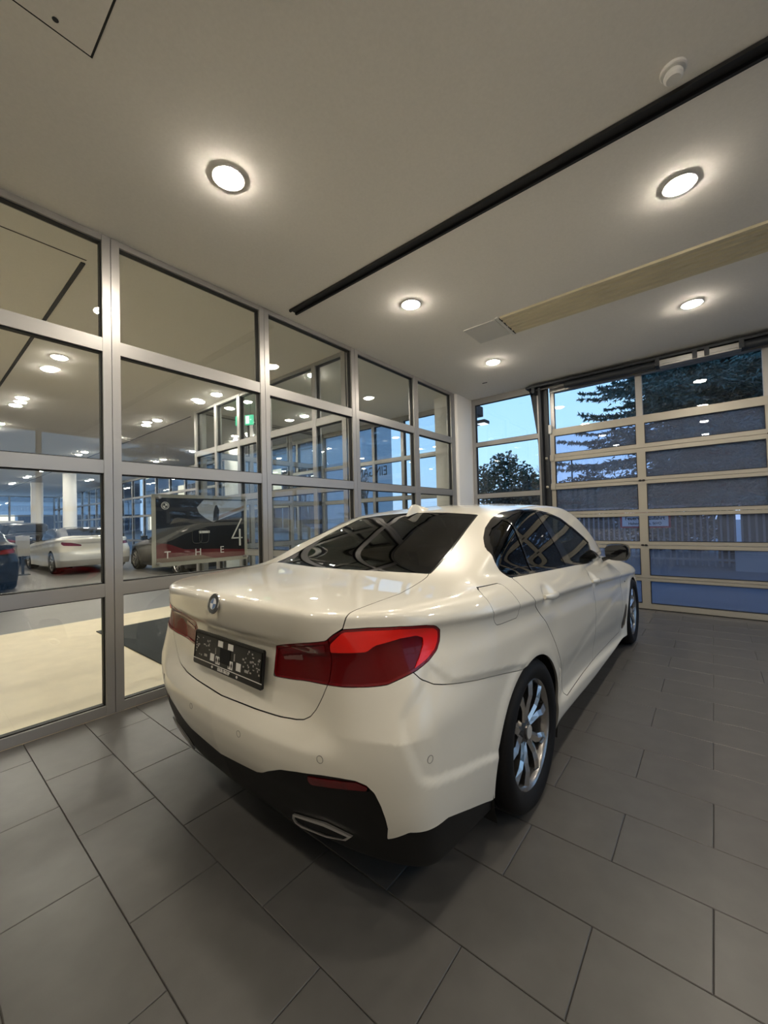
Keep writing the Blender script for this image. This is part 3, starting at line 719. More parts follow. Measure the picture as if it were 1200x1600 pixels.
    for s in (1, -1):
        half, _ = cutgap(dlo, lambda V: -s*V[:, 0])
        pane, rim = cutgap(half, lambda V: np.maximum(poly(V[:, 1], V[:, 2], DLO)+.013, 0*V[:, 0]-1))
        bars = [[(.772,1.5),(.800,1.369),(.915,1.020),(.94,.9),(1.11,.9),(1.082,1.012),(.904,1.364),(.88,1.5)], [(.350,1.5),(.3225,1.329),(.290,1.054),(.28,.9),(.30,.9),(.309,1.054),(.3455,1.329),(.370,1.5)]]
        bp, pane = cutgap(pane, sidepoly(bars[0])); qb, pane = cutgap(pane, sidepoly(bars[1]))
        fr = surf('window_frame', rim, f, M['gloss_black'], root, .02, off=.001, label='gloss black window surround')
        surf('pillar_cover', bp, f, M['gloss_black'], fr, .01, off=-.002); surf('window_bar', qb, f, M['gloss_black'], fr, .01, off=0)
        q, pane = cutgap(pane, lambda V: V[:, 1]-.33-.12*(V[:, 2]-1.2)); r_, fp = cutgap(pane, lambda V: V[:, 1]-.95)
        half, _ = cutgap(dr, lambda V: -s*V[:, 0]); d1 = surf('rear_door', half, f, P, root, gapm=gm)
        half, _ = cutgap(df, lambda V: -s*V[:, 0]); d2 = surf('front_door', half, f, P, root, gapm=gm)
        surf('quarter_window', q, f, M['privacy'], root, 0, off=-.004)
        surf('window_glass', r_, f, M['privacy'], d1, 0, off=-.004); surf('window_glass', fp, f, M['car_glass'], d2, 0, off=-.004)
        for d, yc, zc in ((d1, .25, .940), (d2, 1.35, .870)):
            st = []
            for t in np.linspace(0, 1, 9):
                yy = yc-.095+.215*t; zz = zc+.002-.014*t
                xx = .905+.046*math.sin(PI*min(1, max(0, t)))**.5*.5+.0
                st.append((s*(SURFX(yy, zz)+.004+.022*math.sin(PI*t)**.6), yy, zz, .011+.007*math.sin(PI*t)))
            mb = MB(); n = 8
            for i, (x, y, z, r) in enumerate(st):
                for k in range(n):
                    a = 2*PI*k/n; mb.v.append((x+.008*math.cos(a), y, z+r*math.sin(a)))
            mb.f = [(i*n+k, i*n+(k+1) % n, (i+1)*n+(k+1) % n, (i+1)*n+k) for i in range(len(st)-1) for k in range(n)]+[tuple(range(n)), tuple(range(len(mb.v)-n, len(mb.v)))]
            mb.m = [0]*len(mb.f); mb.build('door_handle', P, d, smooth=50)
        # exterior mirror: rounded dark housing, body-coloured cap ahead of it, glass behind, on a stalk
        mb = MB(); rings = []
        for t, (yy, sc) in enumerate(((2.215, .70), (2.190, .93), (2.160, 1.0), (2.150, .97))):
            ring = []
            for k in range(24):
                a = 2*PI*k/24; ca, sa = math.cos(a), math.sin(a)
                e = lambda v: math.copysign(abs(v)**.62, v)
                ring.append((s*(.918+.098*e(ca)*sc), yy-.02*ca, 1.004+(.072+.006*ca)*e(sa)*sc))
            rings.append(ring)
        mb.v = [p for r in rings for p in r]; n = 24
        mb.f = [(i*n+k, i*n+(k+1) % n, (i+1)*n+(k+1) % n, (i+1)*n+k) for i in range(3) for k in range(n)]+[tuple(range(n)), tuple(range(72, 96))]; mb.m = [0]*len(mb.f)
        mir = mb.build('door_mirror', M['gloss_black'], root, smooth=50, )
        mir['label'] = 'gloss black exterior mirror'
        mb = MB(); mb.v = []; rr = []
        for yy, sc in ((2.262, .35), (2.250, .72), (2.232, .93), (2.205, 1.02)):
            rr.append([(s*(.918+.100*math.copysign(abs(math.cos(2*PI*k/24))**.62, math.cos(2*PI*k/24))*sc), yy-.02*math.cos(2*PI*k/24), 1.008+.073*math.copysign(abs(math.sin(2*PI*k/24))**.62, math.sin(2*PI*k/24))*sc) for k in range(24)])
        mb.v = [p for r in rr for p in r]; mb.f = [(i*n+k, i*n+(k+1) % n, (i+1)*n+(k+1) % n, (i+1)*n+k) for i in range(3) for k in range(n)]+[tuple(range(n))]; mb.m = [0]*len(mb.f)
        mb.build('mirror_cap', P, mir, smooth=50, ).__setitem__('label', 'white mirror cap')
        mb = MB(); mb.v = [(s*(.918+.082*math.copysign(abs(math.cos(2*PI*k/24))**.62, math.cos(2*PI*k/24))), 2.147-.02*math.cos(2*PI*k/24), 1.004+.060*math.copysign(abs(math.sin(2*PI*k/24))**.62, math.sin(2*PI*k/24))) for k in range(24)]
        mb.f = [tuple(range(24))]; mb.m = [0]; mb.build('mirror_glass', M['gloss_black'], mir)
        mb = MB(); mb.tube([(s*.80, 2.20, .935), (s*.835, 2.195, .95), (s*.87, 2.19, .965)], [.020, .017, .022], 10); mb.build('mirror_stalk', M['gloss_black'], mir, smooth=True)
        mb = MB()
        for k in range(2): mb.box((s*.918, 2.49+.012*k, .700), (s*(.921), 2.497+.012*k, .712))
        mb.build('fender_badge', M['gloss_black'], root)
    # dark inner shell, open at the windows, so no light leaks through the gaps
    fs = lambda x, y, z: body(x, y, z, SEDAN)+.030
    V, Q = extract(fs, (-1.0, -1.18, .10), (1.0, 3.95, 1.54), .05); V = newton(fs, V, 3); sh = (V, tris(V, Q))
    for g in (toppoly(GLASS, 1.0), toppoly(SHIELD, .9), dlof): _, sh = cutgap(sh, g)
    _, sh = cutgap(sh, lambda V: np.maximum(np.minimum(np.hypot(V[:, 1], V[:, 2]-.3), np.hypot(V[:, 1]-2.97, V[:, 2]-.3))-.42, .50-A_(V[:, 0])))
    surf('inner_shell', sh, fs, M['shell'], root, 0)
    arch_liners(root)
    # wheels
    for yc in (0, 2.975):
        for s in (1, -1): wheel(root, (s*.905, yc, .337), s, turn=.12 if yc == 0 else .5, label='five double-spoke alloy wheel with black tyre')
    # number plate holder with its moulded openings and lettering
    pl = empty('plate_pivot'); 
    mb = MB(); mb.prism([(-.262,-.072),(.262,-.072),(.268,-.066),(.268,.066),(.262,.072),(-.262,.072),(-.268,.066),(-.268,-.066)], -.010, 0, 'y')
    plate = mb.build('number_plate_holder', M['car_black'], root, loc=(.010, -1.000, .792)); plate['label'] = 'empty black number plate holder with white dealer lettering'
    bpy.data.objects.remove(pl)
    plate.rotation_euler = (math.radians(-6), 0, 0)
    def blk(name, rects, m, d=.0012, base=-.0102):
        mb = MB()
        for x0, z0, x1, z1 in rects: mb.box((x0, base-d, z0), (x1, base, z1))
        return mb.build(name, m, plate)
    blk('plate_frame', [(-.268,-.0505,.268,-.0475)], M['white_print'])
    blk('plate_frame', [(-.262,.060,.262,.064),(-.262,-.046,-.258,.064),(.258,-.046,.262,.064)], M['diffuser'], .003)
    for r in [(-.060,.032,-.022,.056),(.020,.032,.058,.056),(-.118,-.036,-.086,-.006),(.090,-.036,.122,-.006)]: blk('foam_pad', [r], M['white_print'], .002)
    blk('plate_opening', [(-.040,-.030,.040,.030)], M['shell'], .002)
    # the lozenge cut-outs beside the middle
    for cx in (-.056, .045):
        mb = MB(); mb.box((cx-.017, -.0115, -.042), (cx+.017, -.0102, -.010)); cp = mb.build('clip_plate', M['white_print'], plate)
        for k in (-1, 1): mb = MB(); mb.prism([(cx+k*.0085, -.039), (cx+k*.0085+.006, -.026), (cx+k*.0085, -.013), (cx+k*.0085-.006, -.026)], -.0122, -.0110, 'y'); mb.build('clip_slot', M['car_black'], cp)
    rs = random.Random(3); rects = []
    for _ in range(46):
        x = rs.choice([rs.uniform(-.245, -.13), rs.uniform(.13, .245)]); z = rs.uniform(-.035, .05); w = rs.uniform(.003, .012); h = rs.uniform(.003, .008)
        rects.append((x, z, x+w, z+h))
    rects += [(-.250, z, -.243, z+.006) for z in np.arange(-.02, .05, .012)]+[(-.172,-.028,-.148,-.018),(.150,-.030,.176,-.020),(-.080,-.004,-.076,.022),(.068,-.004,.074,.024)]
    blk('moulded_mark', rects, M['grey_print'], .0012)['kind'] = 'stuff'
    text('plate_lettering', 'EULER GROUP', .0185, M['white_print'], plate, (-.004, -.0112, -.0605), (PI/2, 0, 0), ext=.0005, sx=.80, bold=.0004)
    for cx in (-.098, .098):
        mb = MB(); mb.prism([(cx-.007, -.0605), (cx, -.0665), (cx+.007, -.0605), (cx, -.0545)], -.0118, -.0100, 'y'); mb.build('plate_mark', M['white_print'], plate)
    # round emblem
    em = empty('emblem_tmp'); bpy.data.objects.remove(em)
    mb = MB(); mb.lathe([(0,0),(.0415,0),(.0415,-.004),(.0395,-.006),(.0380,-.0045)], 48, 'y')
    badge = mb.build('emblem', M['chrome'], root, smooth=30, loc=tuple(newton(f, np.array([[0, -1.2, .970]]), 10)[0]+np.array([0, -.0015, 0]))); badge.rotation_euler = (math.radians(-15), 0, 0); badge['label'] = 'round roundel badge, blue and white quarters in a black ring'
    mb = MB(); mb.lathe([(0,-.0044),(.0382,-.0044)], 48, 'y'); mb.build('badge_ring', M['gloss_black'], badge)
    mb = MB(); mb.lathe([(.0215,-.0050),(.0235,-.0052),(.0235,-.0044)], 40, 'y'); mb.build('badge_ring', M['chrome'], badge)
    for k in range(4):
        mb = MB(); mb.prism([(0, 0)]+[(.0218*math.cos(k*PI/2+a), .0218*math.sin(k*PI/2+a)) for a in np.linspace(0, PI/2, 9)], -.0052, -.0044, 'y')
        mb.build('badge_quarter', M['emblem_white'] if k % 2 == 0 else M['emblem_blue'], badge)
    # parking sensors: thin rings flush with the bumper
    for X0, Z0, sd in ((.865, .594, 'r'), (.612, .589, 'b'), (.192, .557, 'b'), (-.192, .557, 'b'), (-.612, .589, 'b'), (-.865, .594, 'l')):
        y = -1.1 if sd == 'b' else -.814
        p = np.array([[X0, y, Z0]]); p = newton(f, p, 8); g = grad(f, p)[0]; g /= np.linalg.norm(g)
        mb = MB(); mb.lathe([(.0125, -.004), (.0125, .0006), (.0108, .0008), (.0108, -.004)], 24, 'z')
        o = mb.build('parking_sensor', M['paint_gap'], bo, smooth=30, loc=tuple(p[0])); o.rotation_euler = Vector(g).to_track_quat('Z', 'Y').to_euler()
    # exhaust tips: chromed trapezoid frames around a black mouth
    for s in (1, -1):
        out = [(.388,.280),(.402,.306),(.560,.340),(.660,.328),(.628,.298),(.540,.270),(.412,.246),(.388,.256)]
        cxm, czm = sum(p[0] for p in out)/8, sum(p[1] for p in out)/8
        inn = [(cxm+(a-cxm)*.90, czm+(b-czm)*.78) for a, b in out]
        def sy(a, b):
            yy = np.linspace(-1.2, -.7, 600); v = body(np.full(600, a), yy, np.full(600, b), SEDAN); return float(yy[np.argmax(v < 0)])
        ys = [sy(a, b) for a, b in out]
        mb = MB(); n = 8
        mb.v = [(s*a, y-.006, b) for (a, b), y in zip(out, ys)]+[(s*a, y-.007, b) for (a, b), y in zip(inn, ys)]+[(s*a, y+.002, b) for (a, b), y in zip(inn, ys)]+[(s*a, y+.002, b) for (a, b), y in zip(out, ys)]
        mb.f = [(r*n+k, r*n+(k+1) % n, ((r+1) % 4)*n+(k+1) % n, ((r+1) % 4)*n+k) for r in range(4) for k in range(n)]; mb.m = [0]*len(mb.f)
        ex = mb.build('exhaust_tip', M['tip'], root, smooth=40)
        mb = MB(); mb.v = [(s*a, y-.0025, b) for (a, b), y in zip(inn, ys)]+[(s*a, y+.02, b) for (a, b), y in zip(inn, ys)]
        mb.f = [tuple(range(8))[::-1], tuple(range(8, 16))]+[(k, (k+1) % 8, 8+(k+1) % 8, 8+k) for k in range(8)]; mb.m = [0]*10; mb.build('exhaust_mouth', M['shell'], ex)
    # fin aerial on the roof
    mb = MB(); sec = []
    for y, h, w in ((.30,.004,.010),(.335,.050,.012),(.36,.062,.014),(.40,.058,.018),(.46,.036,.024),(.52,.016,.028),(.56,.002,.020)):
        zb = newton(f, np.array([[0, y, 1.46]]), 6)[0, 2]-.004
        sec.append([(-w, y, zb), (-w*.55, y, zb+h*.6), (-w*.18, y, zb+h), (w*.18, y, zb+h), (w*.55, y, zb+h*.6), (w, y, zb)])
    n = 6; mb.v = [p for r in sec for p in r]; mb.f = [(i*n+k, i*n+k+1, (i+1)*n+k+1, (i+1)*n+k) for i in range(6) for k in range(5)]+[tuple(range(6)), tuple(range(36, 42))]; mb.m = [0]*len(mb.f)
    mb.build('roof_aerial', P, root, smooth=60)
    # interior: seats, head restraints, shelf, dashboard, steering wheel
    for x, y, w in ((.40, .62, .50), (-.40, .62, .50), (.38, 1.45, .46), (-.38, 1.45, .46)):
        mb = MB(); mb.box((x-w/2, y, .35), (x+w/2, y+.50, .58), .05); st = mb.build('seat', M['seat'], root, smooth=40)
        mb = MB(); mb.box((-w/2, -.06, 0), (w/2, .06, .62), .04); o = mb.build('backrest', M['seat'], st, smooth=40, loc=(x, y, .50)); o.rotation_euler = (math.radians(14), 0, 0)
        mb = MB(); mb.box((-.13, -.045, 0), (.13, .045, .17), .035); mb.build('head_restraint', M['seat'], st, smooth=40, loc=(x, y-.16, 1.10))
    mb = MB(); mb.box((-.60, -.30, .98), (.60, .42, 1.02), .01); mb.build('parcel_shelf', M['seat'], root)
    mb = MB(); mb.box((-.70, 2.02, .70), (.70, 2.40, .93), .06); mb.build('dashboard', M['seat'], root, smooth=40)
    mb = MB(); mb.lathe([(.18+.014*math.cos(a), .014*math.sin(a)) for a in np.linspace(0, 2*PI, 9)], 28, 'y', (-.38, 0, 0)); mb.box((-.54, -.012, -.02), (-.22, .012, .02))
    mb.build('steering_wheel', M['seat'], root, smooth=40, loc=(0, 1.92, .92)).rotation_euler = (math.radians(-22), 0, 0)
    return root
def SURFX(y, z):
    x = np.linspace(.5, 1.05, 400); v = body(x, np.full(400, y), np.full(400, z), SEDAN)
    return float(np.interp(0, v, x))
build_saloon()
# ---- ceiling fittings
def downlight(x, y, ml='lens', label=None, group=None, r=.088):
    root = empty('ceiling_light', (x, y, CZ)); tag(root, label, 'ceiling light', group)
    n = 28 if ml == 'lens' else 16
    mb = MB(); mb.lathe([(r*.97, .0), (r*1.10, -.001), (r*1.12, -.006), (r*1.06, -.010), (r*.99, -.009), (r*.93, -.001)], n); mb.build('ring', M['ring'], root, smooth=40)
    mb = MB(); mb.lathe([(r*.95, -.002), (r*.91, -.011), (r*.73, -.020), (r*.4, -.026), (0.0001, -.028)], n); mb.build('lens', M[ml], root, smooth=True)
lamps = [(-2.25, 1.30, 'round ceiling light nearest the camera, above the glass wall side'), (-.10, 3.25, 'round ceiling light at the upper right, beyond the black track'), (-2.26, 3.25, 'round ceiling light in the middle, just beyond the black track end'),
         (-.10, 5.19, 'round ceiling light on the right between the cream panel and the door'), (-2.28, 5.22, 'round ceiling light near the dark guide post and corner pier')]
for x, y, lb in lamps: downlight(x, y, 'lens', lb, 'round downlights in the car bay ceiling')
for x, y, w_ in ((-.10, 1.30, 'just above the camera'), (-2.25, -.7, 'behind the camera on the glass wall side'), (-.10, -.7, 'directly behind the camera'), (2.05, 1.3, 'to the right of the camera'), (2.05, 3.25, 'to the right of the black track end'), (2.05, 5.2, 'above the right half of the sectional door'), (2.05, -.7, 'behind the camera by the right wall')): downlight(x, y, 'lens', 'round ceiling light '+w_, 'round downlights in the car bay ceiling')
mb = MB(); mb.box((-3.235, 2.505, CZ-.022), (RX, 2.525, CZ)); mb.box((-3.235, 2.580, CZ-.022), (RX, 2.600, CZ)); mb.box((-3.235, 2.525, CZ-.004), (RX, 2.580, CZ))
tr = mb.build('ceiling_track', M['track']); tag(tr, 'long black track running across the ceiling', 'track')
rp = empty('radiant_panel', (0, 0, CZ-.001)); tag(rp, 'long cream ribbed heating panel set under the ceiling', 'heating panel')
mb = MB()
for k in range(6):
    y0 = 4.09+k*.081; mb.prism([(y0, 0), (y0+.012, -.016), (y0+.060, -.016), (y0+.075, 0)], -1.70, 3.9, 'x')
mb.build('ribbed_sheet', M['radiant'], rp)
mb = MB(); mb.box((-1.745, 4.08, -.014), (-1.715, 4.585, 0)); mb.build('end_strip', M['white_plastic'], rp)
for k in range(4): mb = MB(); mb.box((-1.712, 4.11+k*.125, -.016), (-1.700, 4.19+k*.125, -.001)); mb.build('end_slot', M['gasket'], rp)
mb = MB(); mb.box((-2.14, 4.11, -.008+CZ), (-1.76, 4.55, CZ), .002); hp = mb.build('access_panel', M['hatch']); tag(hp, 'small flat grey access panel at the end of the cream heating panel', 'panel')
# revision hatch with its joint, the camera side
h = empty('ceiling_hatch', (0, 0, CZ)); tag(h, 'square ceiling hatch with thin dark joint in the top left corner', 'hatch')
mb = MB(); mb.box((-2.115, -.05, -.006), (-1.515, .555, .0)); mb.build('hatch_door', M['ceiling'], h)
mb = MB()
for q in (((-2.124, -.06, -.0035), (-2.115, .564, 0)), ((-2.124, .555, -.0035), (-1.506, .564, 0)), ((-1.515, -.06, -.0035), (-1.506, .564, 0))): mb.box(*q)
mb.build('hatch_joint', M['gasket'], h)
mb = MB(); mb.lathe([(0, -.0085), (.010, -.008), (.012, -.006)], 12, 'z', (-2.07, .42, 0)); mb.build('hatch_lock', M['dark_steel'], h)
# smoke detector
sd = empty('smoke_detector', (-.08, 2.39, CZ)); tag(sd, 'round white smoke detector on the ceiling beside the black track', 'smoke detector')
mb = MB(); mb.lathe([(.055, 0), (.055, -.012), (.050, -.016), (0.0001, -.016)], 32); mb.build('base', M['white_plastic'], sd, smooth=35)
mb = MB(); mb.lathe([(.034, -.016), (.040, -.026), (.040, -.040), (.030, -.050), (0.0001, -.052)], 32); mb.build('sensor_head', M['white_plastic'], sd, smooth=35)
mb = MB(); mb.tube([(-2.78, 5.93, CZ-.004), (-2.70, 5.93, CZ-.004)], .006, 6); o = mb.build('sensor_stub', M['dark_steel']); tag(o, 'tiny dark clip on the ceiling near the corner window', 'clip')

# ============================================================ the showroom behind the glass
mb = MB(); mb.box((-7.10, BY, -.08), (WX-.012, GY+.1, -.002)); tag(mb.build('floor', M['cream_floor']), kind='structure')
mb = MB(); mb.box((-34, BY, -.08), (-7.10, GY+.1, -.002)); tag(mb.build('floor', M['grey_floor']), kind='structure')
mb = MB(); mb.box((-34.2, BY, -.1), (-34, GY+.1, 1.0)); tag(mb.build('wall_far', M['plaster']), kind='structure')
mb = MB(); mb.box((-34, BY-.2, -.1), (WX-.1, BY, CZ)); tag(mb.build('wall_side', M['plaster']), kind='structure')
curtain('window_7', (-33.9, BY, 1.0), PI/2, [0, 2, 4, 6, 8, 10.2], [(0, .05), (1.2, 1.25), (2.44, 2.49)], w=.08)
mb = MB(); mb.box((-6.20, 1.62, -.002), (-3.95, 3.50, .010), .004); tag(mb.build('entrance_mat', M['door_mat']), 'dark grey entrance mat on the cream floor behind the glass wall', 'mat')
for x, y, d_ in ((-17.2, 2.92, 'behind the white open-top car'), (-14.6, 3.25, 'beside the window wall'), (-11.3, 5.9, 'behind the poster'), (-6.9, 6.0, 'inside the entrance lobby')):
    pass
colm = [(-24.0, 4.05, 'slim white round column farthest back in the showroom'), (-19.5, 4.28, 'white round column in the showroom nearer the window wall'), (-9.6, 5.55, 'white round column beside the entrance lobby')]
for x, y, lb in colm:
    mb = MB(); mb.lathe([(.22, 0), (.22, CZ)], 28, 'z', (x, y, 0)); tag(mb.build('column', M['plaster'], smooth=True), lb, 'column')
gi = 0
for xi in (-6.25, -8.62, -11.0, -13.6, -16.0, -18.4, -21.2, -24.6):
    for y in (1.28, 3.33, 5.42):
        for dx in (0, -.58):
            if y > 3.5 and xi > -7: continue
            row = {1.28: 'the row nearest the camera', 3.33: 'the middle row', 5.42: 'the row along the window wall'}[y]
            nth = ['first', 'second', 'third', 'fourth', 'fifth', 'sixth', 'seventh', 'farthest'][[-6.25, -8.62, -11.0, -13.6, -16.0, -18.4, -21.2, -24.6].index(xi)]
            downlight(xi+dx, y, 'hall_lens', 'showroom ceiling light in %s, %s pair, %s one' % (row, nth, 'nearer' if dx == 0 else 'farther'), 'paired downlights in the showroom ceiling', r=.085)
for x, y, w_ in ((-6.25, -1.0, 'above the cream walkway, left of the view'), (-9.2, -1.0, 'above the grey floor, left of the view'), (-12, -1.0, 'far left of the view'), (-4.45, -1.0, 'close behind the glass wall, left of the view')): downlight(x, y, 'hall_lens', 'added showroom fill light '+w_, 'paired downlights in the showroom ceiling', r=.085)  # extra unseen downlights, added only to light the showroom
downlight(-4.44, 3.85, 'hall_lens', 'round ceiling light inside the glazed entrance lobby', r=.085); downlight(-6.3, 5.2, 'hall_lens', 'round ceiling light at the far side of the entrance lobby', r=.085)
mb = MB(); mb.box((-30, 3.65, CZ-.006), (-7.9, 3.675, CZ)); tag(mb.build('ceiling_joint', M['dark_steel']), 'thin dark joint line along the showroom ceiling', 'ceiling joint')
mb = MB(); mb.box((-13, .935, CZ-.010), (-3.87, .965, CZ)); tag(mb.build('curtain_rail', M['track']), 'dark rail on the showroom ceiling behind the left panes', 'rail')
mb = MB(); mb.box((-3.825, -2.5, CZ-.003), (-3.815, .96, CZ)); tag(mb.build('ceiling_joint', M['dark_steel']), 'hair-thin ceiling joint meeting the dark rail at a right angle', 'ceiling joint')
# hanging exit sign
ex = empty('exit_sign', (-6.44, 3.95, 3.20)); tag(ex, 'small green and white running-man exit sign hanging from the showroom ceiling', 'exit sign')
gm_ = mat('exit_green', (.01, .22, .10), .4, emis=(.02, .55, .28), es=.9); gw_ = mat('exit_white', (.8, .85, .8), .4, emis=(.75, .95, .85), es=.9)
mb = MB(); mb.box((-.14, -.015, -.07), (.14, .015, .07), .004); mb.build('sign_body', gm_, ex)
mb = MB()
mb.lathe([(0, -.019), (.011, -.019)], 12, 'y', (-.035, 0, .043)); mb.prism([(-.052, .026), (-.026, .032), (-.016, .002), (-.040, -.004)], -.019, -.017, 'y')
mb.prism([(-.040, .0), (-.026, -.002), (-.012, -.028), (-.028, -.048), (-.034, -.044), (-.026, -.028)], -.019, -.017, 'y'); mb.prism([(-.04, 0), (-.03, 0), (-.05, -.03), (-.075, -.036), (-.075, -.028), (-.056, -.022)], -.019, -.017, 'y')
mb.prism([(-.026, .030), (-.004, .016), (.008, .022), (.010, .015), (-.004, .007), (-.026, .020)], -.019, -.017, 'y'); mb.prism([(.030, -.055), (.085, -.055), (.085, .055), (.030, .055)], -.019, -.017, 'y')
mb.prism([(.100, -.006), (.118, -.006), (.118, .006), (.100, .006)], -.019, -.017, 'y'); mb.build('running_figure', gw_, ex)
mb = MB(); mb.tube([(-.10, 0, .07), (-.10, 0, .235)], .003, 6); mb.tube([(.10, 0, .07), (.10, 0, .235)], .003, 6); mb.build('hanger', M['alu'], ex)
ex.rotation_euler = (0, 0, .45); ex.scale = (1.25, 1.25, 1.25)
# lettering on the lobby's outer glass, read from outside
o = text('door_lettering', 'EINGANG', .30, M['dark_steel'], None, (-5.95, GY+.03, 2.42), (PI/2, 0, PI), ext=.002, sx=.8)
tag(o, 'dark EINGANG lettering on the entrance glass, seen mirrored from inside', 'lettering')
# poster in the second bay
po = empty('poster', (WX-.03-.09, 0, 0)); tag(po, 'framed car advertisement poster hanging behind the glass wall', 'poster')
pf = mat('poster_frame', (.42, .40, .33), .5); pd = mat('poster_dark', (.012, .012, .014), .3); pg = mat('poster_sky', (.30, .32, .34), .4); pr = mat('poster_red', (.13, .015, .018), .35); pt = mat('poster_tan', (.22, .16, .12), .4); pl_ = mat('poster_grey_car', (.10, .095, .085), .3); pw = mat('poster_white', (.70, .68, .62), .5)
Y0, Y1, Z0, Z1 = 1.30, 2.15, 1.005, 1.605
mb = MB(); mb.box((-.016, Y0-.0, Z0), (-.004, Y1, Z1)); mb.build('backing', pf, po)
for y_, z_ in ((Y0+.04, Z0+.03), (Y1-.04, Z0+.03), (Y0+.04, Z1-.03), (Y1-.04, Z1-.03)): mb = MB(); mb.lathe([(0, -.003), (.012, -.003), (.012, .06), (0, .06)], 12, 'x', (0, y_, z_)); mb.build('glass_mount', M['alu'], po)
def pp(name, pts, m, d):
    mb = MB(); mb.prism([(Y0+(Y1-Y0)*a, Z0+(Z1-Z0)*b) for a, b in pts], -.004, -.004+d, 'x'); return mb.build(name, m, po)
pp('print', [(.035, .06), (.965, .06), (.965, .95), (.035, .95)], pd, .002)
pp('print', [(.50, .93), (.965, .93), (.965, .78), (.66, .63), (.60, .60), (.52, .66), (.45, .74), (.43, .82)], pg, .003)
pp('print', [(.62, .62), (.965, .82), (.965, .86), (.60, .66)], pt, .004)
pp('print', [(.60, .62), (.66, .62), (.67, .78), (.645, .86), (.625, .85), (.61, .76)], pd, .005)
pp('print', [(.035, .52), (.30, .56), (.55, .60), (.965, .60), (.965, .56), (.55, .54), (.30, .44), (.18, .36), (.035, .30)], pl_, .003)
pp('print', [(.035, .06), (.965, .06), (.965, .16), (.60, .20), (.30, .22), (.16, .30), (.035, .34)], pr, .003)
pp('print', [(.035, .06), (.62, .06), (.45, .13), (.035, .12)], pt, .0035)
mb = MB()
for y in (1.31+.88*.40, 1.31+.88*.47):
    pts = [(y+.043*math.copysign(abs(math.cos(a))**.6, math.cos(a)), Z0+.6*.40+.062*math.copysign(abs(math.sin(a))**.6, math.sin(a))) for a in np.linspace(0, 2*PI, 25)]
    mb.tube([(.001, p[0], p[1]) for p in pts], .0022, 5, cap=False)
mb.build('grille_outline', pl_, po)
text('poster_letter', 'T', .085, pw, po, (.001, Y0+.88*.13, Z0+.6*.155), (PI/2, 0, PI/2), ext=.001)
text('poster_letter', 'H', .085, pw, po, (.001, Y0+.88*.42, Z0+.6*.165), (PI/2, 0, PI/2), ext=.001)
text('poster_letter', 'E', .085, pw, po, (.001, Y0+.88*.67, Z0+.6*.175), (PI/2, 0, PI/2), ext=.001)
mb = MB(); a0 = (Y0+.88*.895, Z0+.6*.64); a1 = (Y0+.88*.785, Z0+.6*.345); a2 = (Y0+.88*.90, Z0+.6*.345); b0 = (Y0+.88*.875, Z0+.6*.47); b1 = (Y0+.88*.875, Z0+.6*.235)
def bar(p, q, w=.012):
    d = Vector((q[0]-p[0], q[1]-p[1])).normalized(); n_ = Vector((-d.y, d.x))*w/2; d = d*w/2
    mb.prism([(p[0]-d.x+n_.x, p[1]-d.y+n_.y), (p[0]-d.x-n_.x, p[1]-d.y-n_.y), (q[0]+d.x-n_.x, q[1]+d.y-n_.y), (q[0]+d.x+n_.x, q[1]+d.y+n_.y)], 0, .003, 'x')
bar(a0, a1); bar(a1, a2); bar(b0, b1, .018); mb.build('poster_numeral', pw, po)
mb = MB(); mb.box((0, Y0+.88*.43, Z0+.6*.44), (.002, Y0+.88*.54, Z0+.6*.475)); mb.build('plate_print', pw, po)
mb = MB(); cy_, cz_ = Y0+.88*.115, Z0+.6*.84
mb.lathe([(.026, 0), (.029, .003), (.032, 0)], 28, 'x', (0, cy_, cz_))
for k in (0, 2): mb.prism([(cy_, cz_)]+[(cy_+.019*math.cos(k*PI/2+a), cz_+.019*math.sin(k*PI/2+a)) for a in np.linspace(0, PI/2, 7)], 0, .002, 'x')
mb.lathe([(.018, 0), (.019, .003), (.021, 0)], 24, 'x', (0, cy_, cz_)); mb.build('round_emblem', pw, po)
mb = MB(); mb.box((-24.3, 2.50, .0), (-24.2, 3.62, 1.75)); tag(mb.build('display_wall', M['white_plastic']), 'plain white display board far back in the showroom', 'display board')
sg = empty('info_stand', (-15.9, 2.35, 0)); tag(sg, 'slim grey price display stand before the dark car in the showroom', 'display stand')
mb = MB(); mb.box((-.02, -.16, .55), (.02, .16, 1.15), .01); mb.build('board', M['grey_print'], sg); mb = MB(); mb.box((-.02, -.03, .02), (.02, .03, .56)); mb.box((-.15, -.15, 0), (.15, .15, .02)); mb.build('stand', M['dark_steel'], sg)

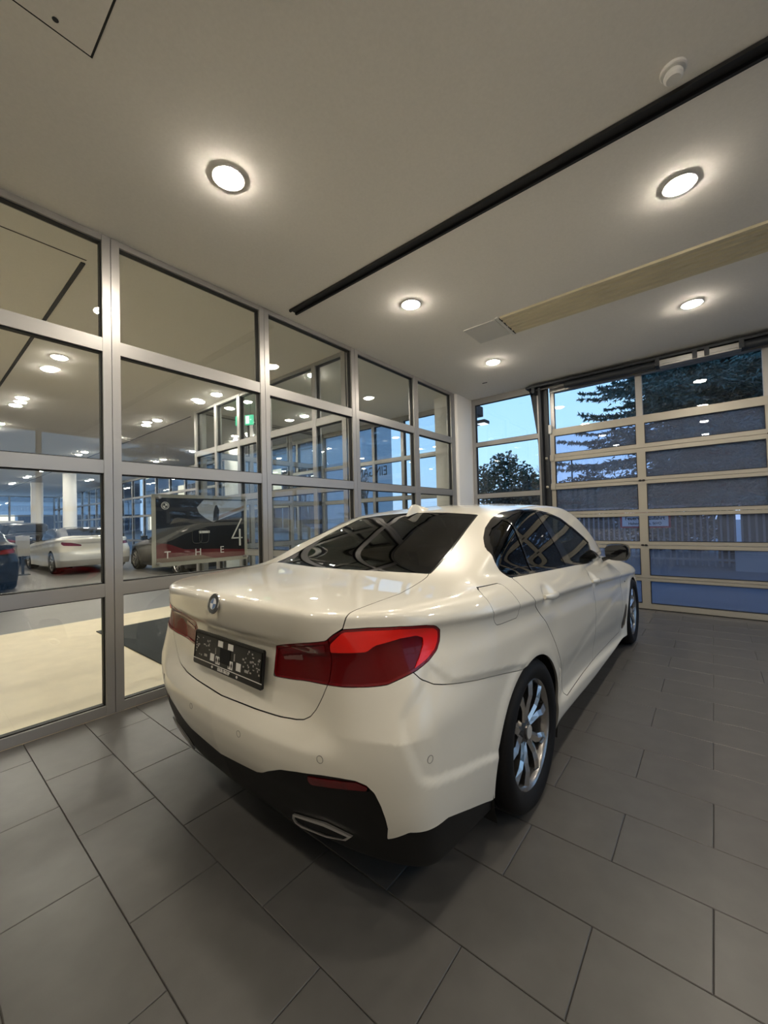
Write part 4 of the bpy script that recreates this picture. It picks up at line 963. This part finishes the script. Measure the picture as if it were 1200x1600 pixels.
# ---- cars in the showroom: the same kind of body, coarser, each with its own proportions and colours
def show_car(label, x, y, rz, paint, roofm=None, tz=1., h=.035, low=False, group=None, sx=1.):
    root = empty('car', (x, y, 0), rz); tag(root, label, 'car', group)
    p = dict(SEDAN)
    if roofm: p['G'] = Sp((-.9,.72),(-.5,.80),(-.25,.84),(.1,.865),(1.2,.86),(1.8,.83),(2.6,.72)); p['kg'] = .04
    if low: p['Z'] = Sp((-.9,1.0),(-.42,1.11),(-.15,1.26),(.15,1.35),(.5,1.385),(.9,1.39),(1.25,1.37),(1.6,1.27),(2.1,1.10),(2.7,.88))
    if tz > 1.05: p['Z'] = Sp((-1.1,.98),(-.98,1.15),(-.85,1.36),(-.6,1.44),(-.2,1.475),(.6,1.50),(1.4,1.49),(1.75,1.44),(2.05,1.31),(2.45,1.07),(2.7,.90))
    def g(a, b, c): return body(a, b, (c-.337)/tz+.337, p)
    V, Q = extract(g, (-1.0, -1.2, .08), (1.0, 3.95, .337+1.22*tz), h); V = newton(g, V, 3); me = (V, tris(V, Q))
    zz = lambda V: np.stack([V[:, 0], V[:, 1], (V[:, 2]-.337)/tz+.337], 1)
    _, me = cutgap(me, bottomf(p)); _, me = cutgap(me, archf)
    dl, me = cutgap(me, (lambda V: dlof(zz(V))) if tz < 1.05 else (lambda V: np.maximum(poly(zz(V)[:, 1], zz(V)[:, 2], [(-.85,1.06),(-.80,1.30),(-.5,1.39),(.86,1.42),(1.28,1.36),(1.93,1.08),(2.27,.93),(.48,1.02)]), .5-A_(V[:, 0]))))
    rg, me = cutgap(me, (lambda V: toppoly(GLASS, 1.03)(zz(V))) if tz < 1.05 else (lambda V: np.maximum(np.maximum(A_(V[:, 0])-.58, V[:, 1]+.72), np.abs(zz(V)[:, 2]-1.24)-.14)))
    wg, me = cutgap(me, lambda V: toppoly(SHIELD, .9)(zz(V)))
    lt, me = cutgap(me, lambda V: np.maximum(poly(*uv(zz(V)), [(.40,.86),(.62,.93),(.90,.955),(.90,.90),(.80,.85),(.42,.82)]), V[:, 1]+.3))
    df_, me = cutgap(me, lambda V: np.maximum(V[:, 2]-.42, V[:, 1]+.55))
    if roofm:
        rf, me = cutgap(me, lambda V: np.maximum(1.0-.03*V[:, 1]-V[:, 2], -.36-V[:, 1])); surf('soft_top', rf, g, roofm, root, .01, label='black fabric roof')
    surf('body', me, g, paint, root, .012); surf('lower_bumper', df_, g, M['diffuser'] if not roofm else M['grey_print'], root, .012)
    surf('tail_lights', lt, g, M['red_rim'], root, .01, label='red tail lamps'); surf('side_windows', dl, g, M['gloss_black'], root, .01); surf('rear_window', rg, g, M['gloss_black'], root, .01); surf('windscreen', wg, g, M['gloss_black'], root, .01)
    arch_liners(root)
    for yc in (0, 2.975):
        for s in (1, -1): wheel(root, (s*.905, yc, .337), s, detail=False, turn=.3)
    for s in (1, -1):
        mb = MB(); mb.box((s*.84, 2.14, .93), (s*1.02, 2.24, 1.07), .03); mb.tube([(s*.78, 2.2, .93), (s*.88, 2.2, .98)], .02, 8); mb.build('door_mirror', M['gloss_black'], root, smooth=40)
    return root
blackp = mat('black_car_paint', (.005, .005, .005), .3, coat=.45, spec=.2); greyp = mat('dark_grey_car_paint', (.014, .013, .013), .3, coat=.5, spec=.3)
show_car('black car at the far left edge with its red tail lamp towards the glass', -12.55, .80, PI/2-.03, blackp)
show_car('dark estate car parked behind the white open-top car in the showroom', -21.2, 3.15, PI/2+.12, greyp, tz=1.12)
show_car('white cabriolet with black fabric roof in the showroom behind the glass', -15.25, 3.80, PI/2+.02, M['paint'], roofm=M['car_black'], low=True)
show_car('black car in the showroom behind the framed poster', -11.2, 5.68, PI/2, blackp, low=True)
# ============================================================ outside
M['asphalt'] = mat('wet_asphalt', (.10, .12, .15), .5, noise=(1.5, .15), bump=(80, .4, .004))
M['concrete'] = mat('pale_concrete', (.30, .33, .36), .85, noise=(1.2, .12), bump=(20, .2, .01))
M['fence'] = mat('galvanised_fence', (.20, .22, .25), .5, metal=.4)
M['bark'] = mat('bark', (.06, .045, .035), .9, bump=(30, .6, .01))
M['needles'] = mat('spruce_needles', (.050, .095, .088), .8, noise=(3, .35))
M['pine'] = mat('pine_needles', (.022, .050, .034), .8, noise=(3, .35))
M['russet'] = mat('autumn_leaves', (.17, .075, .05), .8, noise=(5, .3))
M['hedge'] = mat('hedge_leaves', (.06, .055, .045), .85, noise=(4, .4))
M['office_wall'] = mat('office_wall', (.42, .47, .52), .8)
M['office_glass'] = mat('office_glass', (.02, .03, .05), .12, spec=.6)
M['office_lit'] = mat('office_lit_window', (.5, .45, .35), .4, emis=(1, .86, .6), es=.9)
mb = MB(); mb.box((-90, GY+.12, -.12), (60, 90, -.03)); mb.box((RX+.2, -60, -.12), (60, GY+.12, -.03)); tag(mb.build('ground', M['asphalt']), kind='structure')
def fence(x0, x1, y, h=1.58):
    root = empty('fence', (0, y, 0)); tag(root, 'grey metal paling fence beyond the sectional door, carrying the red-edged sign', 'fence')
    mb = MB(); mb.box((-.020, -.008, 0), (.020, .008, 1.50)); pm = mb.build('paling', M['fence'], root, loc=(x0, 0, .03)); k = 1
    while x0+k*.125 < x1:
        o = pm.copy(); COL.objects.link(o); o.location.x = x0+k*.125; k += 1
    for z in (.16, 1.28, h-.09): mb = MB(); mb.box((x0-.1, -.03, z), (x1+.1, .03, z+.05)); mb.build('fence_rail', M['fence'], root)
    for x in np.arange(x0, x1+.1, 2.5): mb = MB(); mb.box((x-.04, -.04, -.05), (x+.04, .04, h+.04)); mb.build('fence_post', M['fence'], root)
fence(-9.0, 1.6, 12.5)
def sign():
    root = empty('sign', (-1.40, 12.42, 1.17)); tag(root, 'white fire-access no-stopping sign with red border on the paling fence', 'sign')
    rd = mat('sign_red', (.45, .03, .04), .5); wh = mat('sign_white', (.88, .89, .92), .5)
    mb = MB(); mb.box((-.56, -.012, -.20), (.56, 0, .20), .004); mb.build('sign_border', rd, root)
    mb = MB(); mb.box((-.51, -.016, -.155), (.51, -.011, .155)); mb.build('sign_face', wh, root)
    text('sign_lettering', 'Feuerwehrzufahrt', .135, M['car_black'], root, (0, -.018, .055), (PI/2, 0, 0), ext=.001, sx=.90, bold=.003)
    text('sign_lettering', 'Halteverbot n. StVO', .095, M['car_black'], root, (0, -.018, -.085), (PI/2, 0, 0), ext=.001, sx=.92, bold=.002)
sign()
mb = MB(); mb.box((.35, 12.2, -.05), (9.5, 12.40, .46)); tag(mb.build('low_wall', M['concrete']), 'low pale concrete wall to the right of the paling fence', 'wall')
mb = MB()
sh = empty('timber_shed', (3.4, 18.6, 0)); tag(sh, 'dark boarded shed behind the fence on the right', 'shed')
dk = mat('weathered_boards', (.06, .065, .075), .85, noise=(3, .2))
for k in range(12): mb = MB(); mb.box((-2.6, -.02, .0+k*.19), (3.4, .02, .18+k*.19)); mb.build('board', dk, sh)
for x in (-2.6, -.9, 1.4, 3.4): mb = MB(); mb.box((x-.07, -.05, 0), (x+.07, .0, 2.35)); mb.build('shed_post', dk, sh)
mb = MB(); mb.box((-2.8, -.2, 2.3), (3.6, 2.2, 2.42)); mb.build('roof', dk, sh); mb = MB(); mb.box((-2.6, .05, 0), (3.4, 2.0, 2.3)); mb.build('shed_body', dk, sh)
rnd = random.Random(11)
def foliage(mb, c, n, R, size, sy=1., flat=.8, dr=None):
    for _ in range(n):
        d = Vector((rnd.gauss(0, 1), rnd.gauss(0, 1), rnd.gauss(0, 1)*flat)).normalized()*R*rnd.random()**.45
        p = Vector(c)+d; a = Vector((rnd.uniform(-1, 1), rnd.uniform(-1, 1), rnd.uniform(-.6, .6))).normalized()*size*rnd.uniform(.6, 1.3)
        b = a.cross(Vector((rnd.uniform(-1, 1), rnd.uniform(-1, 1), rnd.uniform(-1, 1)))).normalized()*size*.30
        mb.v += [tuple(p-a*.5-b*.2), tuple(p-b), tuple(p+a*.6), tuple(p+b)]; n0 = len(mb.v)-4
        mb.f.append((n0, n0+1, n0+2, n0+3)); mb.m.append(0)
def spruce(x, y, H, R, z0, label, seed, dens=1.):
    global rnd
    rnd = random.Random(seed); root = empty('spruce_tree', (x, y, 0)); tag(root, label, 'tree')
    mb = MB(); mb.tube([(0, 0, -.05), (0, 0, H*.5), (0, 0, H)], [.20, .13, .02], 10); mb.build('trunk', M['bark'], root, smooth=True)
    br = MB(); fo = MB(); z = z0
    while z < H-.2:
        t = (z-z0)/(H-z0); L0 = R*(1-t)**.85+.2
        for k in range(int(7+3*(1-t))):
            a = rnd.uniform(0, 2*PI); L = L0*rnd.uniform(.75, 1.12); pts = []
            for i in range(8):
                s = i/7; pts.append(Vector((math.cos(a)*L*s, math.sin(a)*L*s, z+.10*L*s-.36*L*s*s+.22*L*s**4)))
            br.tube(pts, [.035*(1-.85*i/7)*(1-.5*t) for i in range(8)], 4, cap=False)
            for i in range(1, 8):
                p, q = pts[i-1], pts[i]; d = (q-p).normalized(); side = d.cross(Vector((0, 0, 1))).normalized(); w = L*.30*math.sin(PI*min(1, .25+i/8.5))
                for j in range(int(9*dens)):
                    s = rnd.random(); b0 = p.lerp(q, s); sd = rnd.choice((-1, 1)); tw = (side*sd*rnd.uniform(.5, 1)+d*rnd.uniform(.3, .9)+Vector((0, 0, rnd.uniform(-.55, .1)))).normalized()*w*rnd.uniform(.5, 1.1)
                    # a twig: a bottlebrush of needle blades
                    for u in range(5):
                        c0 = b0+tw*(u/5); nd = (tw.normalized()*.7+Vector((rnd.uniform(-1, 1), rnd.uniform(-1, 1), rnd.uniform(-1, 1)))*.8).normalized()*.12
                        bb = nd.cross(Vector((rnd.uniform(-1, 1), rnd.uniform(-1, 1), rnd.uniform(-1, 1)))).normalized()*.027
                        fo.v += [tuple(c0-bb), tuple(c0+nd+tw*.08), tuple(c0+bb)]; n0 = len(fo.v)-3; fo.f.append((n0, n0+1, n0+2)); fo.m.append(0)
        z += .23*(1+.3*rnd.random())
    br.build('branches', M['bark'], root, fix=False); o = fo.build('foliage', M['needles'], root, fix=False); o['kind'] = 'stuff'
spruce(.25, 14.2, 10.8, 4.95, 1.9, 'large dark blue-green spruce filling the upper panes of the sectional door', 4, 1.9)
spruce(5.8, 17.0, 11.5, 3.4, 1.4, 'second tall spruce beyond the right end of the sectional door', 9, 1.0)
def broad(name, x, y, H, z0, blobs, m, label, seed, n=900, size=.22, cat='tree', trunk=.14):
    global rnd
    rnd = random.Random(seed); root = empty(name, (x, y, 0)); tag(root, label, cat)
    mb = MB(); fo = MB()
    mb.tube([(0, 0, -.05), (0.05, 0, z0), (0, 0, H*.85)], [trunk, trunk*.7, .02], 8)
    for (bx, by, bz, r) in blobs:
        mb.tube([(0, 0, max(.3, bz-1.4*r)), (bx*.5, by*.5, bz-.5*r), (bx, by, bz)], [trunk*.4, trunk*.25, .01], 5, cap=False)
        foliage(fo, (bx, by, bz), n, r, size)
    mb.build('trunk', M['bark'], root, fix=False); o = fo.build('foliage', M[m], root, fix=False); o['kind'] = 'stuff'
broad('pine_tree', -8.3, 20, 4.9, 1.4, [(0, 0, 4.1, .75), (-1.1, .2, 3.6, .7), (.9, -.2, 3.4, .75), (-.3, 0, 3.2, .9), (1.35, 0, 2.9, .6), (-1.3, 0, 2.8, .7), (.4, 0, 2.6, .9), (-.6, 0, 2.3, .8)], 'pine', 'bushy dark green pine seen through the corner window', 21, 420, .20)
broad('shrub', -10.6, 19, 2.6, .6, [(0, 0, 2.2, .5), (.5, 0, 1.9, .6), (1.1, 0, 1.7, .5)], 'russet', 'reddish autumn shrub in front of the pine', 22, 260, .14, 'shrub', .05)
for i, (x, y, hh, lb) in enumerate(((-6.6, 17.5, 2.7, 'brown hedge mass behind the left half of the fence'), (-3.9, 17.0, 2.9, 'brown leafy hedge behind the fence near the sign'), (-1.2, 17.0, 3.0, 'dark hedge under the spruce behind the sign'))):
    broad('hedge', x, y+1.2, hh, .5, [(-.9, 0, hh*.75, .8), (0, .1, hh*.8, .85), (.9, 0, hh*.72, .8), (-.5, 0, .8, .9), (.6, 0, .8, .9)], 'hedge', lb, 30+i, 1500, .17, 'hedge', .06)
def bare(x, y, H, label, seed):
    r = random.Random(seed); root = empty('bare_tree', (x, y, 0)); tag(root, label, 'tree'); mb = MB()
    def grow(p, d, L, rad, lv):
        pts = [p]; q = p
        for i in range(4): d = (d+Vector((r.uniform(-.18, .18), r.uniform(-.18, .18), .10))).normalized(); q = q+d*L/4; pts.append(q)
        mb.tube(pts, [rad*(1-.5*i/4) for i in range(5)], 4 if lv else 7, cap=False)
        if lv < 4:
            for k in range(3 if lv < 3 else 4):
                s = r.uniform(.35, 1); b = pts[min(4, int(s*4))]; nd = (d+Vector((r.uniform(-1, 1), r.uniform(-1, 1), r.uniform(-.2, .6)))*.75).normalized(); grow(b, nd, L*.62, rad*.5, lv+1)
    grow(Vector((0, 0, -.05)), Vector((0, 0, 1)), H*.42, .10, 0)
    mb.build('branches', M['bark'], root, fix=False)
bare(-5.6, 17, 5.6, 'bare thin-twigged tree beside the dark guide post', 2); bare(-4.5, 19, 5.2, 'bare birch-like tree behind the left door panes', 5); bare(-12.5, 14, 6, 'bare tree outside the entrance lobby', 8); bare(-18, 15, 6.5, 'bare tree outside the showroom window wall', 12)
def street_lamp(x, y, H, label):
    root = empty('street_lamp', (x, y, 0)); tag(root, label, 'street lamp')
    mb = MB(); mb.tube([(0, 0, -.05), (0, 0, H)], [.07, .04], 10); mb.build('post', M['dark_steel'], root, smooth=True)
    mb = MB(); mb.box((-.42, -.12, H-.02), (-.05, .12, H+.10), .03); mb.box((.05, -.12, H-.02), (.42, .12, H+.10), .03); mb.box((-.1, -.03, H), (.1, .03, H+.05)); mb.build('lamp_head', M['dark_steel'], root, smooth=40)
street_lamp(-6.3, 25, 4.65, 'double-headed street lamp far behind the left door panes')
fl_ = empty('wall_floodlight', (-3.56, 7.3, 3.2)); tag(fl_, 'dark flat floodlight on a bracket outside the corner window', 'floodlight')
fe = mat('floodlight_glass', (.8, .85, .9), .3, emis=(.8, .9, 1), es=1.2)
mb = MB(); mb.box((-.14, -.10, -.01), (.21, .12, .055), .015); mb.tube([(-.10, -.56, .02), (-.10, 0, .02)], .02, 8); mb.build('housing', M['dark_steel'], fl_, smooth=40)
mb = MB(); mb.box((.04, -.08, -.018), (.19, .10, -.010)); mb.build('glass', fe, fl_)
mb = MB(); mb.box((-3.66, GY+.03, 3.36), (-3.49, 7.45, 3.56), .02); tag(mb.build('camera_housing', M['dark_steel']), 'dark box fitting above the floodlight outside the corner window', 'box')
# far buildings: floor bands and single windows
def office(x, y, w, floors, label, fh=3.2, bay=1.6, rz=0., lit=()):
    root = empty('office_building', (x, y, 0), rz); tag(root, label, 'building')
    mb = MB(); mb.box((0, 0, -.1), (w, 8, floors*fh+.4)); mb.build('wall', M['office_wall'], root)
    n = int(w/bay); first = {}
    for k in range(floors):
        for i in range(n):
            key = (k*7+i*3) % 11 in lit
            if key not in first:
                m2 = MB(); m2.box((.1, -.04, 0), (bay-.1, .02, fh*.52)); first[key] = m2.build('window', M['office_lit' if key else 'office_glass'], root, loc=(i*bay, 0, k*fh+.95))
            else:
                o = first[key].copy(); COL.objects.link(o); o.location = (i*bay, 0, k*fh+.95)
        mb = MB(); mb.box((-.1, -.12, k*fh+.6), (w+.1, 0, k*fh+.9)); mb.build('sill_band', M['fence'], root)
    mb = MB(); mb.box((-.2, -.2, floors*fh+.3), (w+.2, 8.2, floors*fh+.6)); mb.build('roof', M['dark_steel'], root)
office(-56, 20, 34, 3, 'long pale office building seen beyond the showroom window wall', lit=(3,))
office(-46, -8, 24, 3, 'office block at the far end behind the showroom', rz=PI/2, lit=(2, 6))
def office2(): pass
spruce(9.5, 6.5, 9, 2.8, 1.2, 'spruce outside the right-hand glazing, seen only in reflections', 15, .6)
print('objects', len(bpy.data.objects), 'tiles', nt)
